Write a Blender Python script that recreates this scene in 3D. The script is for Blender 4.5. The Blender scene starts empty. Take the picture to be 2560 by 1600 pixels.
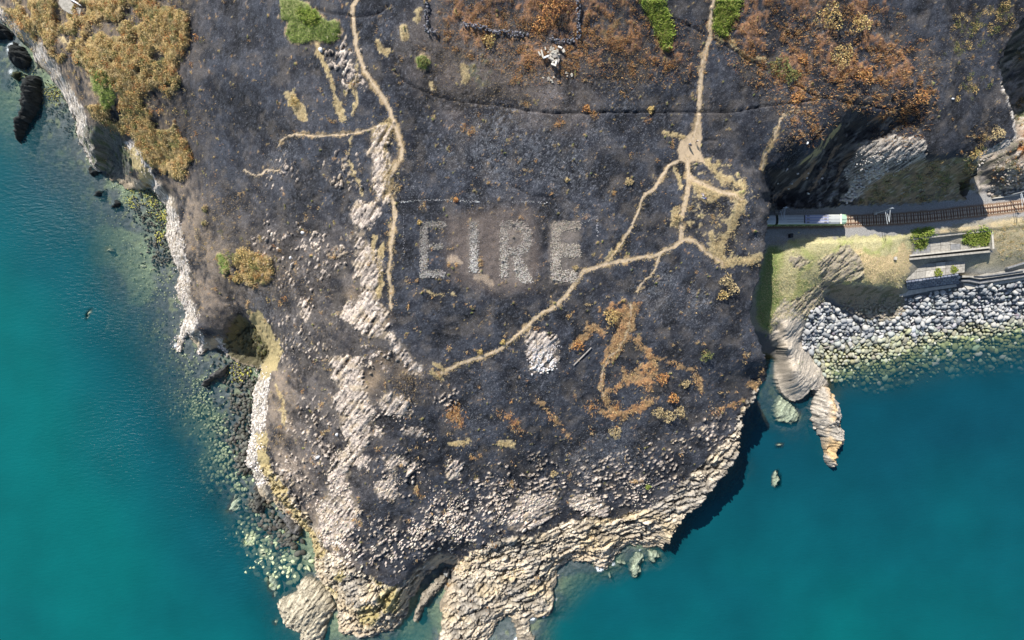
import bpy, math, random
import numpy as np
from mathutils import Vector

random.seed(7); rng = np.random.default_rng(11)
R = math.radians
# ------------------------------------------------------------------ camera, sky, sun, exposure
HC = 185.0                                    # camera height above the sea (m)
F = 20.0 / 36.0 * 2560.0                      # focal length in photograph pixels
scene = bpy.context.scene
cam_d = bpy.data.cameras.new("camera"); cam_d.lens = 20.0; cam_d.sensor_width = 36.0
cam_d.clip_start = 1.0; cam_d.clip_end = 9000.0
cam = bpy.data.objects.new("camera", cam_d); scene.collection.objects.link(cam)
cam.location = (0, 0, HC); cam.rotation_euler = (0, 0, 0)
scene.camera = cam

SUN_EL = 47.0; SX, SY = 0.52, -0.854          # the way shadows fall on the ground
world = bpy.data.worlds.new("World"); scene.world = world; world.use_nodes = True
wn = world.node_tree.nodes; wl = world.node_tree.links
bg = wn['Background']; sky = wn.new('ShaderNodeTexSky'); sky.sky_type = 'NISHITA'; sky.sun_disc = False
sky.sun_elevation = R(SUN_EL); sky.sun_rotation = math.atan2(-SX, -SY)
sky.air_density = 1.0; sky.dust_density = 0.6; sky.ozone_density = 1.0
bg.inputs['Strength'].default_value = 0.085
wl.new(sky.outputs[0], bg.inputs['Color'])
sun_d = bpy.data.lights.new("sun", 'SUN'); sun_d.energy = 4.7; sun_d.angle = R(0.53); sun_d.color = (1.0, 0.955, 0.89)
sun = bpy.data.objects.new("sun", sun_d); scene.collection.objects.link(sun)
ce = math.cos(R(SUN_EL))
sun.rotation_euler = Vector((SX * ce, SY * ce, -math.sin(R(SUN_EL)))).to_track_quat('-Z', 'Y').to_euler()
scene.view_settings.view_transform = 'Standard'; scene.view_settings.look = 'None'
scene.view_settings.exposure = 0.66; scene.view_settings.gamma = 1.0
scene.view_settings.use_curve_mapping = False

# ------------------------------------------------------------------ helpers: noise, rasters
def smooth(a, b, x):
    t = np.clip((x - a) / (b - a), 0, 1); return t * t * (3 - 2 * t)

def _h(ix, iy, s):
    n = ix.astype(np.int32).view(np.uint32) * np.uint32(374761393) + iy.astype(np.int32).view(np.uint32) * np.uint32(668265263) + np.uint32((s * 1442695041) & 0xffffffff)
    n = (n ^ (n >> np.uint32(13))) * np.uint32(1274126177)
    n = n ^ (n >> np.uint32(16))
    return n.astype(np.float32) * np.float32(1 / 4294967295.0)

def vn(x, y, s=0):
    ix = np.floor(x); iy = np.floor(y); fx = (x - ix); fy = (y - iy)
    fx = fx * fx * (3 - 2 * fx); fy = fy * fy * (3 - 2 * fy)
    ix = ix.astype(np.int32); iy = iy.astype(np.int32); fx = fx.astype(np.float32); fy = fy.astype(np.float32)
    a = _h(ix, iy, s); b = _h(ix + 1, iy, s); c = _h(ix, iy + 1, s); d = _h(ix + 1, iy + 1, s)
    return (a + (b - a) * fx) * (1 - fy) + (c + (d - c) * fx) * fy

def fbm(x, y, o=4, s=0, g=0.5):
    t = 0; a = 1.0; n = 0
    for i in range(o):
        t = t + a * vn(x + i * 17.3, y - i * 9.1, s + i); n += a; a *= g; x = x * 2.03; y = y * 2.03
    return t / n

def vor(x, y, s=0, j=0.9):
    ix = np.floor(x).astype(np.int32); iy = np.floor(y).astype(np.int32)
    f1 = np.full(x.shape, 9.0, np.float32); f2 = f1.copy(); idv = np.zeros(x.shape, np.float32)
    for dx in (-1, 0, 1):
        for dy in (-1, 0, 1):
            cx = ix + dx; cy = iy + dy
            px = cx + 0.5 + (_h(cx, cy, s) - 0.5) * j; py = cy + 0.5 + (_h(cx, cy, s + 5) - 0.5) * j
            d = np.hypot(px - x, py - y).astype(np.float32)
            m = d < f1
            f2 = np.where(m, f1, np.minimum(f2, d)); idv = np.where(m, _h(cx, cy, s + 9), idv); f1 = np.where(m, d, f1)
    return f1, f2, idv

U0, V0, ST = -320, -320, 2.0
NU, NV = 1601, 1121
def blur(a, px):
    r = max(1, int(px / ST / 1.5)); a = a.astype(np.float32)
    for _ in range(2):
        for ax in (0, 1):
            p = np.pad(a, [(r + 1, r) if k == ax else (0, 0) for k in (0, 1)], mode='edge')
            c = np.cumsum(p, axis=ax, dtype=np.float64)
            n = a.shape[ax]; k = 2 * r + 1
            a = ((np.take(c, range(k, k + n), axis=ax) - np.take(c, range(0, n), axis=ax)) / k).astype(np.float32)
    return a

def pmask(*polys, b=0):
    out = np.zeros((NV, NU), bool)
    for pts in polys:
        d = np.zeros((NV, NU + 1), np.int32); n = len(pts)
        for i in range(n):
            (x0, y0), (x1, y1) = pts[i], pts[(i + 1) % n]
            if y0 == y1: continue
            if y0 > y1: x0, y0, x1, y1 = x1, y1, x0, y0
            r0 = max(0, int(math.ceil((y0 - V0) / ST))); r1 = min(NV, int(math.ceil((y1 - V0) / ST)))
            if r1 <= r0: continue
            rr = np.arange(r0, r1); yy = V0 + rr * ST
            xx = x0 + (x1 - x0) * (yy - y0) / (y1 - y0)
            cc = np.clip(np.ceil((xx - U0) / ST).astype(int), 0, NU); np.add.at(d, (rr, cc), 1)
        out |= (np.cumsum(d, axis=1)[:, :NU] % 2).astype(bool)
    o = out.astype(np.float32)
    return blur(o, b) if b else o

def ldist(lines, reach=40, closed=False):
    D = np.full((NV, NU), 1e3, np.float32)
    for pts in lines:
        n = len(pts)
        for i in range(n if closed else n - 1):
            (x0, y0), (x1, y1) = pts[i][:2], pts[(i + 1) % n][:2]
            c0 = max(0, int((min(x0, x1) - reach - U0) / ST)); c1 = min(NU, int((max(x0, x1) + reach - U0) / ST) + 1)
            r0 = max(0, int((min(y0, y1) - reach - V0) / ST)); r1 = min(NV, int((max(y0, y1) + reach - V0) / ST) + 1)
            if c1 <= c0 or r1 <= r0: continue
            X, Y = np.meshgrid(U0 + np.arange(c0, c1) * ST, V0 + np.arange(r0, r1) * ST)
            L = (x1 - x0) ** 2 + (y1 - y0) ** 2 + 1e-9
            t = np.clip(((X - x0) * (x1 - x0) + (Y - y0) * (y1 - y0)) / L, 0, 1)
            d = np.hypot(X - x0 - t * (x1 - x0), Y - y0 - t * (y1 - y0))
            D[r0:r1, c0:c1] = np.minimum(D[r0:r1, c0:c1], d)
    return D

def lmask(lines, w, soft=2.5, out=None):
    o = np.zeros((NV, NU), np.float32) if out is None else out; reach = w / 2 + soft + 2
    for pts in lines:
        for (x0, y0), (x1, y1) in zip(pts[:-1], pts[1:]):
            c0 = max(0, int((min(x0, x1) - reach - U0) / ST)); c1 = min(NU, int((max(x0, x1) + reach - U0) / ST) + 1)
            r0 = max(0, int((min(y0, y1) - reach - V0) / ST)); r1 = min(NV, int((max(y0, y1) + reach - V0) / ST) + 1)
            if c1 <= c0 or r1 <= r0: continue
            X_, Y_ = np.meshgrid(U0 + np.arange(c0, c1) * ST, V0 + np.arange(r0, r1) * ST); L = (x1 - x0) ** 2 + (y1 - y0) ** 2 + 1e-9
            t = np.clip(((X_ - x0) * (x1 - x0) + (Y_ - y0) * (y1 - y0)) / L, 0, 1); d = np.hypot(X_ - x0 - t * (x1 - x0), Y_ - y0 - t * (y1 - y0))
            o[r0:r1, c0:c1] = np.maximum(o[r0:r1, c0:c1], 1 - smooth(w / 2 - soft, w / 2 + soft, d))
    return o

def samp(a, u, v, u0=U0, v0=V0, st=ST):
    h, w = a.shape
    x = np.clip((u - u0) / st, 0, w - 1.001); y = np.clip((v - v0) / st, 0, h - 1.001)
    ix = x.astype(np.int32); iy = y.astype(np.int32); fx = (x - ix).astype(np.float32); fy = (y - iy).astype(np.float32)
    f = a.ravel(); k = iy * w + ix
    return (f[k] * (1 - fx) + f[k + 1] * fx) * (1 - fy) + (f[k + w] * (1 - fx) + f[k + w + 1] * fx) * fy

def rbf(ctrl, st=8.0):
    c = np.array(ctrl, float); p = c[:, :2] / 100.0; n = len(c)
    d = np.hypot(p[:, None, 0] - p[None, :, 0], p[:, None, 1] - p[None, :, 1])
    A = np.zeros((n + 1, n + 1)); A[:n, :n] = d - np.eye(n) * 0.002; A[:n, n] = 1; A[n, :n] = 1
    b = np.zeros(n + 1); b[:n] = c[:, 2]
    w = np.linalg.lstsq(A, b, rcond=None)[0]
    us = np.arange(U0, 2881, st); vs = np.arange(V0, 1921, st)
    X, Y = np.meshgrid(us / 100.0, vs / 100.0)
    out = np.full(X.shape, w[n])
    for i in range(n): out += w[i] * np.hypot(X - p[i, 0], Y - p[i, 1])
    return out.astype(np.float32)

def hs(a, u, v): return samp(a, u, v, U0, V0, 8.0)

# ------------------------------------------------------------------ outlines traced in photograph pixels
coastL = [(-300,-320),(-120,-120),(-40,0),(0,45),(32,82),(74,116),(93,159),(127,193),(153,227),(169,262),(188,299),(193,344),(212,378),(222,400),
 (238,428),(262,424),(272,448),(300,458),(322,472),(346,474),(376,466),(397,500),(413,511),(418,548),(415,585),(426,630),(434,654),(450,686),(439,715),
 (444,741),(460,768),(463,781),(455,808),(444,848),(437,877),(450,884),(455,862),(463,843),(474,842),(486,858),(497,887),(508,884),(520,872),(530,878),(540,868),
 (549,870),(571,893),(590,905),(618,915),(645,922),(655,919),(645,942),(636,969),(632,1012),(627,1054),(627,1090),(616,1135),(612,1165),(632,1178),(640,1212),(648,1240),
 (672,1262),(684,1248),(692,1266),(712,1284),(740,1312),(764,1324),(783,1372),(785,1400),(788,1438),(799,1451),(809,1465),(838,1495),(844,1517),(841,1544),(849,1581),(857,1592),
 (886,1586),(894,1597),(926,1592),(957,1578),(984,1578),(1008,1552),(1021,1523),(1024,1496),(1045,1478),(1052,1450),(1075,1430),(1106,1409),(1128,1412),(1130,1436),
 (1108,1465),(1110,1478),(1103,1504),(1095,1517),(1103,1541),(1100,1581),(1096,1610),(1108,1660),(1200,1660),(1219,1600),(1238,1570),(1251,1549),(1264,1541),
 (1280,1546),(1288,1567),(1296,1600),(1300,1640),(1330,1640),(1334,1598),(1322,1565),(1325,1544),(1343,1546),(1378,1536),(1388,1502),(1383,1472),(1396,1432),(1388,1424),
 (1404,1412),(1425,1398),(1449,1404),(1476,1406),(1497,1424),(1518,1420),(1537,1396),(1552,1372),(1574,1359),(1584,1367),(1603,1359),(1613,1369),(1632,1372),(1642,1361),(1650,1372)]
coastR = [(1671,1356,9),(1685,1335,10),(1698,1324,10),(1703,1303,11),(1730,1279,12),(1756,1261,13),(1777,1229,14),(1801,1200,15),(1809,1194,15),(1836,1160,17),
 (1849,1131,18),(1851,1102,19),(1854,1065,20),(1865,1035,20),(1886,1009,21),(1891,985,22),(1907,959,23),(1920,943,24),(1915,914,27),(1913,895,30),(1905,870,31),
 (1893,840,32),(1880,800,33),(1876,770,35),(1884,731,36),(1899,700,37),(1896,680,38),(1904,663,39),(1910,639,39.5),(1914,619,40),(1917,588,40.5),(1922,573,41),(1920,555,41.5),(1925,537,42),(1924,520,42)]
edgeN = [(1960,519),(2000,519),(2060,518),(2120,515),(2200,511),(2300,506),(2400,500),(2420,498),(2441,474),(2445,430),(2449,398),(2470,384),(2502,373),(2530,360),(2540,345),
 (2537,310),(2531,265),(2517,235),(2507,206),(2500,160),(2512,128),(2530,95),(2555,58),(2570,40),(2700,-60),(2880,-200),(2880,-320)]
polyA = coastL + [p[:2] for p in coastR] + edgeN

def inset(pts, off):
    out = []
    for i in range(1, len(pts) - 1):
        (x0, y0), (x1, y1) = pts[i - 1][:2], pts[i + 1][:2]
        dx, dy = x1 - x0, y1 - y0; L = math.hypot(dx, dy) + 1e-6
        out.append((pts[i][0] + dy / L * off, pts[i][1] - dx / L * off))
    return out

cA = [(x, y, 0.35) for x, y in coastL]
# cliff rims a little way in from the waterline
rimpts = [((20,40),10),((60,80),12),((95,115),13),((120,150),14),((150,190),14),((180,230),15),((200,270),16),((212,300),15),
 ((215,345),11),((228,380),10),((240,408),6),((262,330),14),((300,336),15),((322,352),15),((334,390),15),((345,425),14),((366,450),12),((390,470),12),((262,365),8),((262,395),4),
 ((290,400),3.5),((305,430),1),((325,455),0.8),((280,370),7),((300,360),11),
 ((430,520),12),((448,560),12),((452,600),12),((455,640),13),((468,680),13),((478,720),13),((490,770),13),((505,800),13),((480,830),10),((510,840),8),((540,835),9),((560,825),12),((590,784),16),
 ((620,812),6),((600,850),3),((640,880),1),((655,905),1),((625,800),15),((636,790),17),((655,815),16),((675,840),16),((688,865),16),((690,900),15),((668,925),13),((660,960),13),((655,1010),13),((652,1060),13),
 ((645,1100),11),((650,1150),11),((668,1190),11),((690,1230),11),((715,1255),11),((750,1290),11),((790,1340),11),((815,1390),11),((830,1440),11),((860,1490),9),((880,1540),7),((930,1560),5),((980,1540),6),((1000,1490),8),
 ((1020,1440),10),((1060,1400),13),((1090,1370),14),((1150,1350),14),((1192,1372),13),((1185,1395),6),((1150,1398),3),((1120,1400),2.2),((1085,1400),8),((1160,1420),5),((1190,1450),7),((1160,1500),4),((1150,1560),3),((1200,1560),4),((1250,1500),6),
 ((1300,1500),4.5),((1310,1560),2),((1340,1480),4),((1350,1520),2.5),((1350,1440),6),((1380,1390),7),((1450,1370),6),((1480,1380),5),((1520,1380),5),((1540,1340),7),((1600,1330),7),((1650,1320),9)]
cA += [(p[0], p[1], z) for p, z in rimpts]
cA += [(x, y, z) for x, y, z in coastR]
cA += [(x, y, z * 1.03) for (x, y), z in zip(inset([c[:2] for c in coastR], 30), [c[2] for c in coastR[1:-1]])]
cA += [(900,0,60),(1300,0,60),(1700,0,58),(2100,0,55),(2400,0,51),(600,0,47),(400,0,38),(250,30,28),(150,60,20),(1300,-300,74),(2000,-300,70),(600,-300,58),(100,-250,34),(2800,-200,60),
 (950,200,56),(1300,200,56),(1700,200,52),(2100,180,50),(600,200,43),(450,150,36),(350,250,27),
 (950,400,51),(1300,400,51),(1700,400,47),(1880,400,44),(650,400,37),(500,400,26),(420,400,18),
 (950,600,47),(1300,600,46.5),(1700,600,43),(1880,600,40.5),(700,600,34),(600,600,29),(520,600,20),(650,730,25),(560,740,18),
 (1100,850,40),(1300,900,38),(1600,900,34),(1800,850,35),(850,850,37),(760,850,28),(1000,850,41),(900,720,42),
 (900,1000,34),(1100,1050,31),(1300,1100,28),(1600,1100,25),(1780,1020,25),(760,1050,23),(720,1150,18),
 (900,1150,28),(900,1280,22),(1050,1250,21),(1200,1230,19),(1400,1200,18),(1600,1200,18),(800,1250,17),(960,1400,13),(1100,1330,16),(1250,1330,15),(1400,1290,12),(1550,1280,11),(1750,1150,19),
 (1300,1400,8.5),(1250,1420,8)]
cA += [(1905,440,43),(1916,480,42.5),(1917,515,42),(1936,470,29),(1934,500,22),(1936,440,37),(1950,425,43.5),
 (2026,392,43),(2047,370,43.5),(2066,344,44),(2103,315,44.5),(2118,297,45),(2185,286,46),(2232,286,45),(2266,304,43),
 (2042,408,33),(2070,372,35),(2095,352,36),(2124,322,38),(2185,312,40.5),(2234,312,41.5),(1975,440,33),(2000,455,29),(2050,435,29),(2100,405,30),(2140,375,37),(2200,355,41),(2250,348,42),(2310,355,42.8),(2190,400,38),(2240,400,39.3),(2160,425,33.5),
 (2300,392,40.5),(2200,425,35),(2150,462,27),(2112,500,21.5),(2350,394,40.5),(2430,385,39),(2300,450,29.5),(2400,440,30),(2350,490,21.5),(2410,485,21.5),(2436,440,34),
 (1940,516,20.1),(2000,516,20.1),(2060,516,20.1),(2120,513,20.1),(2200,509,20.1),(2300,504,20.1),(2400,499,20.1),(2000,490,23),(2060,480,24),
 (2300,250,48),(2400,250,46),(2480,250,43),(2450,330,42),(2525,345,40.5),(2500,180,44),(2490,370,39)]
HA = rbf(cA)

polyB = [(1700,560),(1925,490),(2420,490),(2430,380),(2440,120),(2540,40),(2700,-120),(2880,-200),(2880,1000),(2560,960),(2420,975),(2300,1000),(2200,1015),(2130,1010),(2080,990),(2068,969),
 (2042,976),(2026,976),(2007,998),(1981,1004),(1952,985),(1941,948),(1937,900),(1700,900)]
cB = [(1800,520,20),(1930,520,20),(2100,516,20),(2300,508,20),(2480,494,20),(2560,484,20),(2700,470,20),(1930,585,20),(2124,590,20),(2270,582,20),(2407,557,20),(2560,540,20),(2700,520,20),
 (1930,550,20),(2124,550,20),(2300,545,20),(2480,520,20),(2700,495,20),(1800,620,20),
 (1950,640,20),(2000,620,20.5),(2060,612,21),(2150,622,20),(2240,642,19),(2262,690,16.5),(2200,705,17),(2160,700,17),(1945,690,18.5),(1985,690,18),(2040,680,18),(2070,690,16),(2030,720,14),
 (1940,760,14),(1915,800,13),(1915,850,7),(1922,885,1),(1930,900,-1),(1850,800,12),(1850,700,18),(1850,880,-2),
 (1970,760,14.5),(1995,775,12),(1965,820,13.5),(1970,870,12.5),(1985,925,10.5),(1998,962,7),(1978,992,1.5),(1955,970,2),(1943,930,1),(1941,870,4),(1946,820,10),
 (2002,930,9),(2040,945,5),(2060,955,2),(1996,866,5.5),(2030,905,2),(1996,820,8.5),
 (2078,704,16),(2130,710,16.5),(2190,716,17),(2248,722,15),(2075,728,9),(2120,742,8.5),(2180,745,8.3),(2250,735,8.5),(2215,735,9),
 (2012,800,8.5),(2060,748,8.5),(2300,730,8.5),(2400,722,8.5),(2560,702,8.5),(2700,690,8.5),(2000,860,3),(2030,900,0.6),(2062,925,-0.6),(2110,905,0),(2200,880,0),(2300,846,0),(2400,822,0),(2560,796,0),(2700,775,0),
 (2090,980,-4.5),(2200,990,-5),(2300,970,-5),(2400,950,-5),(2560,930,-5),(2700,920,-5),(2100,945,-2.2),(2300,905,-2.4),(2560,860,-2.6),
 (2500,590,18.5),(2560,580,18.5),(2500,640,15.5),(2560,640,15),(2450,680,12.5),(2560,668,12),(2300,612,17),(2450,602,17),(2285,632,16.8),(2470,618,16.6),(2290,680,13.9),(2400,662,13.9),(2410,690,10),(2330,712,8.4),(2275,712,8.4),(2390,702,8.4),
 (2490,480,21),(2500,430,26),(2560,420,28),(2560,350,30),(2540,300,27),(2545,260,25),(2550,200,27),(2560,150,31),(2700,300,35),(2620,80,40),(2460,440,21),(2480,380,26)]
HB = rbf(cB)
cS = [(100,300,-1.3),(170,350,-1.2),(60,260,-1.6),(0,300,-2.6),(0,400,-4.5),(100,450,-4),(200,450,-2.4),(300,520,-1.1),(370,540,-0.25),(390,600,-0.4),(380,680,-0.8),(300,700,-2.2),(200,600,-4),(100,700,-7),(0,800,-11),
 (350,800,-3.2),(250,900,-5.5),(430,900,-2.2),(480,1000,-1.7),(560,1000,-0.9),(560,1100,-1.3),(490,1100,-3),(350,1100,-6),(200,1100,-10),(0,1200,-13),(570,1200,-2),(450,1250,-6),(600,1300,-2.6),
 (680,1340,-1.6),(720,1390,-2),(740,1430,-2.4),(620,1450,-4.5),(500,1450,-8),(300,1500,-12),(640,1600,-5),(0,1600,-14),(-300,600,-12),(-300,1600,-15),(1000,1620,-4),(1060,1560,-3),(1200,1700,-4),
 (1300,1670,-4),(1400,1560,-5),(1500,1470,-5),(1600,1450,-6),(1800,1330,-9),(1900,1100,-6),(1960,1050,-3),(2000,1080,-4),(1980,1200,-6.5),(2200,1100,-9),(2500,1030,-7),(2400,1300,-12),(2000,1500,-12),
 (1600,1600,-11),(2560,1600,-13),(2860,1200,-12),(2860,1000,-7),(40,200,-0.8),(40,130,-0.4),(120,240,-0.4),(300,470,-0.3),(390,480,-0.2),(600,930,-0.3),(620,1000,-0.3),(600,1150,-0.6),(650,1260,-0.4),(-60,150,-2),(520,920,-1),(1080,1450,-0.7),(1060,1490,-1.5)]
for x, y in coastL[3::2]: cS.append((x, y, -0.5))
for x, y, z in coastR[::3]: cS.append((x, y, -2.5))
for p in [(1975,1002),(2030,980),(1938,900),(1700,800),(1930,960)]: cS.append((p[0], p[1], -2))
HS = rbf(cS)

mA = blur(pmask(polyA), 2); mB = blur(pmask(polyB), 2)

def solve(H, X, Y):
    lo = np.full(X.shape, -25.0, np.float32); hi = np.full(X.shape, 95.0, np.float32)
    for _ in range(15):
        m = 0.5 * (lo + hi); k = F / (HC - m)
        g = hs(H, 1280 + X * k, 800 - Y * k) > m
        lo = np.where(g, m, lo); hi = np.where(g, hi, m)
    return 0.5 * (lo + hi)

# ------------------------------------------------------------------ the world grid
DX = 0.30
def axis(a, far):
    c = np.arange(-a, a + DX / 2, DX); e = []; d = DX; p = a
    while p < far: d *= 1.35; p += d; e.append(p)
    e = np.array(e); return np.concatenate([-e[::-1], c, e]).astype(np.float32)
gx = axis(174.0, 420.0); gy = axis(112.2, 420.0)
X, Y = np.meshgrid(gx, gy); NX, NY = len(gx), len(gy)

def proj(x, y, z):
    k = F / (HC - z); return 1280 + x * k, 800 - y * k

wu = (fbm(X * 0.45, Y * 0.45, 3, 40) - 0.5) * 2; wv = (fbm(X * 0.45, Y * 0.45, 3, 50) - 0.5) * 2
wu2 = (vn(X * 2.1, Y * 2.1, 60) - 0.5); wv2 = (vn(X * 2.1, Y * 2.1, 61) - 0.5)
hA = solve(HA, X, Y); uA, vA = proj(X, Y, hA)
wu3 = (fbm(X * 1.1, Y * 1.1, 3, 140) - .5) * 2; wv3 = (fbm(X * 1.1, Y * 1.1, 3, 150) - .5) * 2
inA = samp(mA, uA + wu * 3 + wu3 * 6 + wu2 * 3, vA + wv * 3 + wv3 * 6 + wv2 * 3) > 0.5
jb = int(np.searchsorted(gx, 40.0)); hB = np.full(X.shape, -30, np.float32); hB[:, jb:] = solve(HB, X[:, jb:], Y[:, jb:]); uB, vB = proj(X, Y, hB)
inB = (~inA) & (X >= gx[jb]) & (samp(mB, uB + wu * 2, vB + wv * 2) > 0.5)
uS, vS = proj(X, Y, 0.0 * X); hS = hs(HS, uS, vS)
Z = np.where(inA, hA, np.where(inB, hB, hS)).astype(np.float32)
Z = np.where(inA, np.maximum(Z, 0.15), Z)
U = np.where(inA, uA, np.where(inB, uB, uS)); V = np.where(inA, vA, np.where(inB, vB, vS))
land = inA | inB
# ------------------------------------------------------------------ what lies on the ground (traced)
paths = [  # (width, points)
 (10,[(905,-60),(891,0),(879,19),(882,45),(886,79),(891,116),(899,143),(915,180),(934,212),(957,243),(976,278),(987,310),(997,344),(1005,370),(1003,392),(990,415),(974,446),(973,487),(984,511),(987,540),(981,585),(976,638)]),
 (6.5,[(976,638),(971,678),(976,717),(977,770)]),
 (9,[(975,278),(987,310),(997,344),(1005,372),(1000,398),(984,418),(972,445)]),
 (4.5,[(944,315),(918,325),(878,332),(838,337),(788,340),(754,336),(719,339)]),
 (3,[(719,339),(703,350),(694,368)]),(3,[(610,425),(640,440),(653,437),(666,424),(677,426),(700,423)]),
 (9,[(1785,-60),(1785,0),(1780,32),(1775,66),(1777,87)]),
 (10,[(1777,87),(1764,127),(1756,159),(1751,198),(1750,238),(1747,280),(1746,304),(1740,325),(1730,349)]),
 (12,[(1717,395),(1720,416),(1722,453),(1717,487),(1709,519),(1703,548),(1703,585),(1701,601)]),
 (10,[(1724,437),(1735,450),(1756,458),(1783,471),(1809,482),(1836,490),(1854,500)]),
 (8,[(1695,403),(1672,416),(1658,437),(1642,458),(1632,477),(1613,487)]),
 (6,[(1613,487),(1605,501),(1592,538),(1582,564),(1566,588),(1552,612),(1537,633),(1515,654)]),
 (8.5,[(1701,601),(1690,612),(1661,627),(1637,641),(1605,643),(1571,650),(1534,655),(1507,661),(1481,670),(1457,678),(1449,694),(1433,715),(1415,741),(1386,768),(1354,784),(1333,800),(1306,829),(1280,850),(1248,874),(1222,887)]),
 (8,[(1222,887),(1182,898),(1143,911),(1111,930),(1090,938)]),
 (9,[(1701,601),(1714,598),(1735,604),(1756,622),(1777,638),(1799,651),(1812,665)]),
 (3.5,[(1650,638),(1642,659),(1629,686),(1613,699),(1592,728)]),(4,[(1905,423),(1912,390),(1920,370),(1936,339),(1949,307),(1960,283)]),(4.5,[(1576,760),(1579,786),(1571,816),(1560,848),(1545,877),(1523,893),(1510,914),(1504,943),(1502,967),(1510,990)]),
]
pathpoly = [[(1700,352),(1722,336),(1742,320),(1752,300),(1757,345),(1748,372),(1756,392),(1768,408),(1738,402),(1720,412),(1700,404),(1692,378)]]
tanl = [  # dry straw grass
 (9,[(1658,332),(1685,336),(1714,344)]),(12,[(793,98),(795,132),(800,142)]),(8,[(795,132),(809,156),(820,180),(830,212),(836,251)]),(18,[(838,256),(846,272),(857,299)]),
 (6,[(891,148),(894,190),(889,225),(889,265),(882,288)]),(6,[(894,190),(873,220),(862,238)]),(5,[(870,400),(881,426),(897,458),(910,487)]),(5,[(881,341),(876,365),(870,384)]),
 (17,[(1854,500),(1850,520),(1840,545),(1833,562)]),(10,[(1833,562),(1814,590),(1806,612),(1806,645),(1809,659)]),(17,[(1812,662),(1836,651),(1875,654),(1901,641)]),(14,[(1836,490),(1860,505),(1850,520)]),
 (9,[(1775,580),(1780,596),(1790,612)]),(9,[(1795,405),(1783,430),(1800,445),(1802,460)]),(9,[(1760,395),(1778,415),(1795,440),(1830,455),(1860,470)]),(8,[(1690,415),(1697,455),(1700,470)]),
 (16,[(1690,520),(1684,545),(1686,560)]),(7,[(1720,560),(1735,556)]),(12,[(1550,612),(1537,628),(1520,650)]),(7,[(1088,908),(1112,925)]),(9,[(1077,927),(1090,940),(1102,948)]),
 (8,[(29,-10),(53,24),(69,40)]),(9,[(118,62),(127,71),(148,93),(185,114),(204,145),(233,169),(265,183),(304,190),(349,185)]),
 (7,[(1777,87),(1800,97),(1822,98),(1843,116),(1862,138),(1888,148),(1920,145)]),(5,[(1905,423),(1912,390),(1920,370),(1936,339),(1949,307),(1960,283),(1999,278)]),
 (4,[(1066,725),(1080,735),(1110,734),(1138,736)]),(10,[(978,300),(968,345),(960,400)]),(14,[(965,400),(968,430),(970,470)]),(9,[(935,590),(930,620),(935,650)]),
 (13,[(955,620),(948,650),(950,690),(945,740)]),(16,[(1010,68),(1015,95)]),(16,[(943,108),(955,122),(968,129)]),(26,[(725,240),(740,262),(757,290)]),(9,[(1075,205),(1088,221)]),
 (16,[(1046,30),(1045,50)]),(22,[(1160,170),(1165,200)]),
 (7,[(690,965),(705,1000),(712,1060)]),(10,[(1120,1108),(1150,1108),(1175,1100)]),(14,[(1250,1105),(1280,1112)]),
]
tanpoly = [[(1727,455),(1815,484),(1790,497),(1765,508),(1750,498),(1738,478)],[(1780,602),(1803,608),(1815,640),(1812,662),(1790,645),(1770,628)],[(975,290),(950,310),(925,340),(935,360),(965,350),(985,330)],[(955,425),(985,415),(975,490),(955,500)]]
orangel = [(20,[(1590,765),(1583,790),(1575,820),(1560,850),(1535,885)]),(26,[(1560,805),(1545,850),(1530,880)]),(10,[(1571,816),(1560,848),(1545,877),(1523,893),(1510,914),(1504,943),(1502,967),(1510,990)]),
 (14,[(1510,990),(1520,1015),(1547,1032),(1558,1043)]),(16,[(1505,1030),(1530,1040),(1580,1025),(1615,1012),(1635,995)]),(16,[(1587,850),(1600,858),(1620,880),(1632,900)]),(10,[(1620,885),(1650,898),(1685,906),(1703,919)]),
 (9,[(1685,906),(1712,918),(1735,930),(1748,950),(1752,980)]),(9,[(1336,990),(1357,1012),(1373,1033),(1386,1057),(1404,1072),(1425,1091)]),(13,[(1365,1022),(1385,1050),(1400,1068)]),
 (12,[(1788,1033),(1809,1020),(1841,1009),(1862,998)]),(16,[(1470,815),(1490,820),(1505,832)]),(16,[(1432,860),(1450,850),(1465,840)]),(11,[(1560,920),(1563,945),(1575,960)]),(13,[(1520,975),(1540,970),(1555,965)]),
 (9,[(1905,920),(1893,960),(1887,980)]),(14,[(1870,960),(1885,965)])]
orangepoly = [[(1584,914),(1645,906),(1640,969),(1634,996),(1611,969),(1576,948)],[(1500,760),(1570,765),(1585,800),(1560,820),(1520,800)]]
rustspots = [(1135,1035,34),(1150,1050,24),(1270,1040,18),(1285,1058,20),(1300,1075,16),(1250,1030,16),(1480,1015,24),(1545,1015,18),(1140,1020,22),(1620,300,10),(1485,285,16),(1400,305,18),(1180,330,16),(1195,285,14),(1160,318,12)]
rustpolys = [[(1110,-40),(1560,-40),(1540,110),(1470,160),(1300,200),(1240,140),(1110,110)],[(1380,110),(1760,60),(1740,180),(1600,190),(1440,180)],[(1800,-40),(2235,-40),(2225,60),(2310,120),(2330,230),(2300,290),(2200,260),(2050,240),(1950,250),(1850,170),(1800,80)],
 [(1955,260),(2070,260),(2060,360),(1990,340)],[(1500,20),(1620,-40),(1630,120),(1540,120)],[(2150,290),(2280,270),(2320,330),(2230,350)]]
brownpolys = [[(1030,40),(1330,60),(1500,180),(1450,330),(1330,300),(1150,330),(1060,220),(1000,160)],[(1110,540),(1330,520),(1345,640),(1335,720),(1240,730),(1120,690)],
 [(500,560),(900,560),(1000,1000),(900,1300),(700,1200),(640,900),(500,760)],[(1000,920),(1130,930),(1120,990),(960,960)],[(900,820),(1060,900),(1040,960),(940,930)]]
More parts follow.
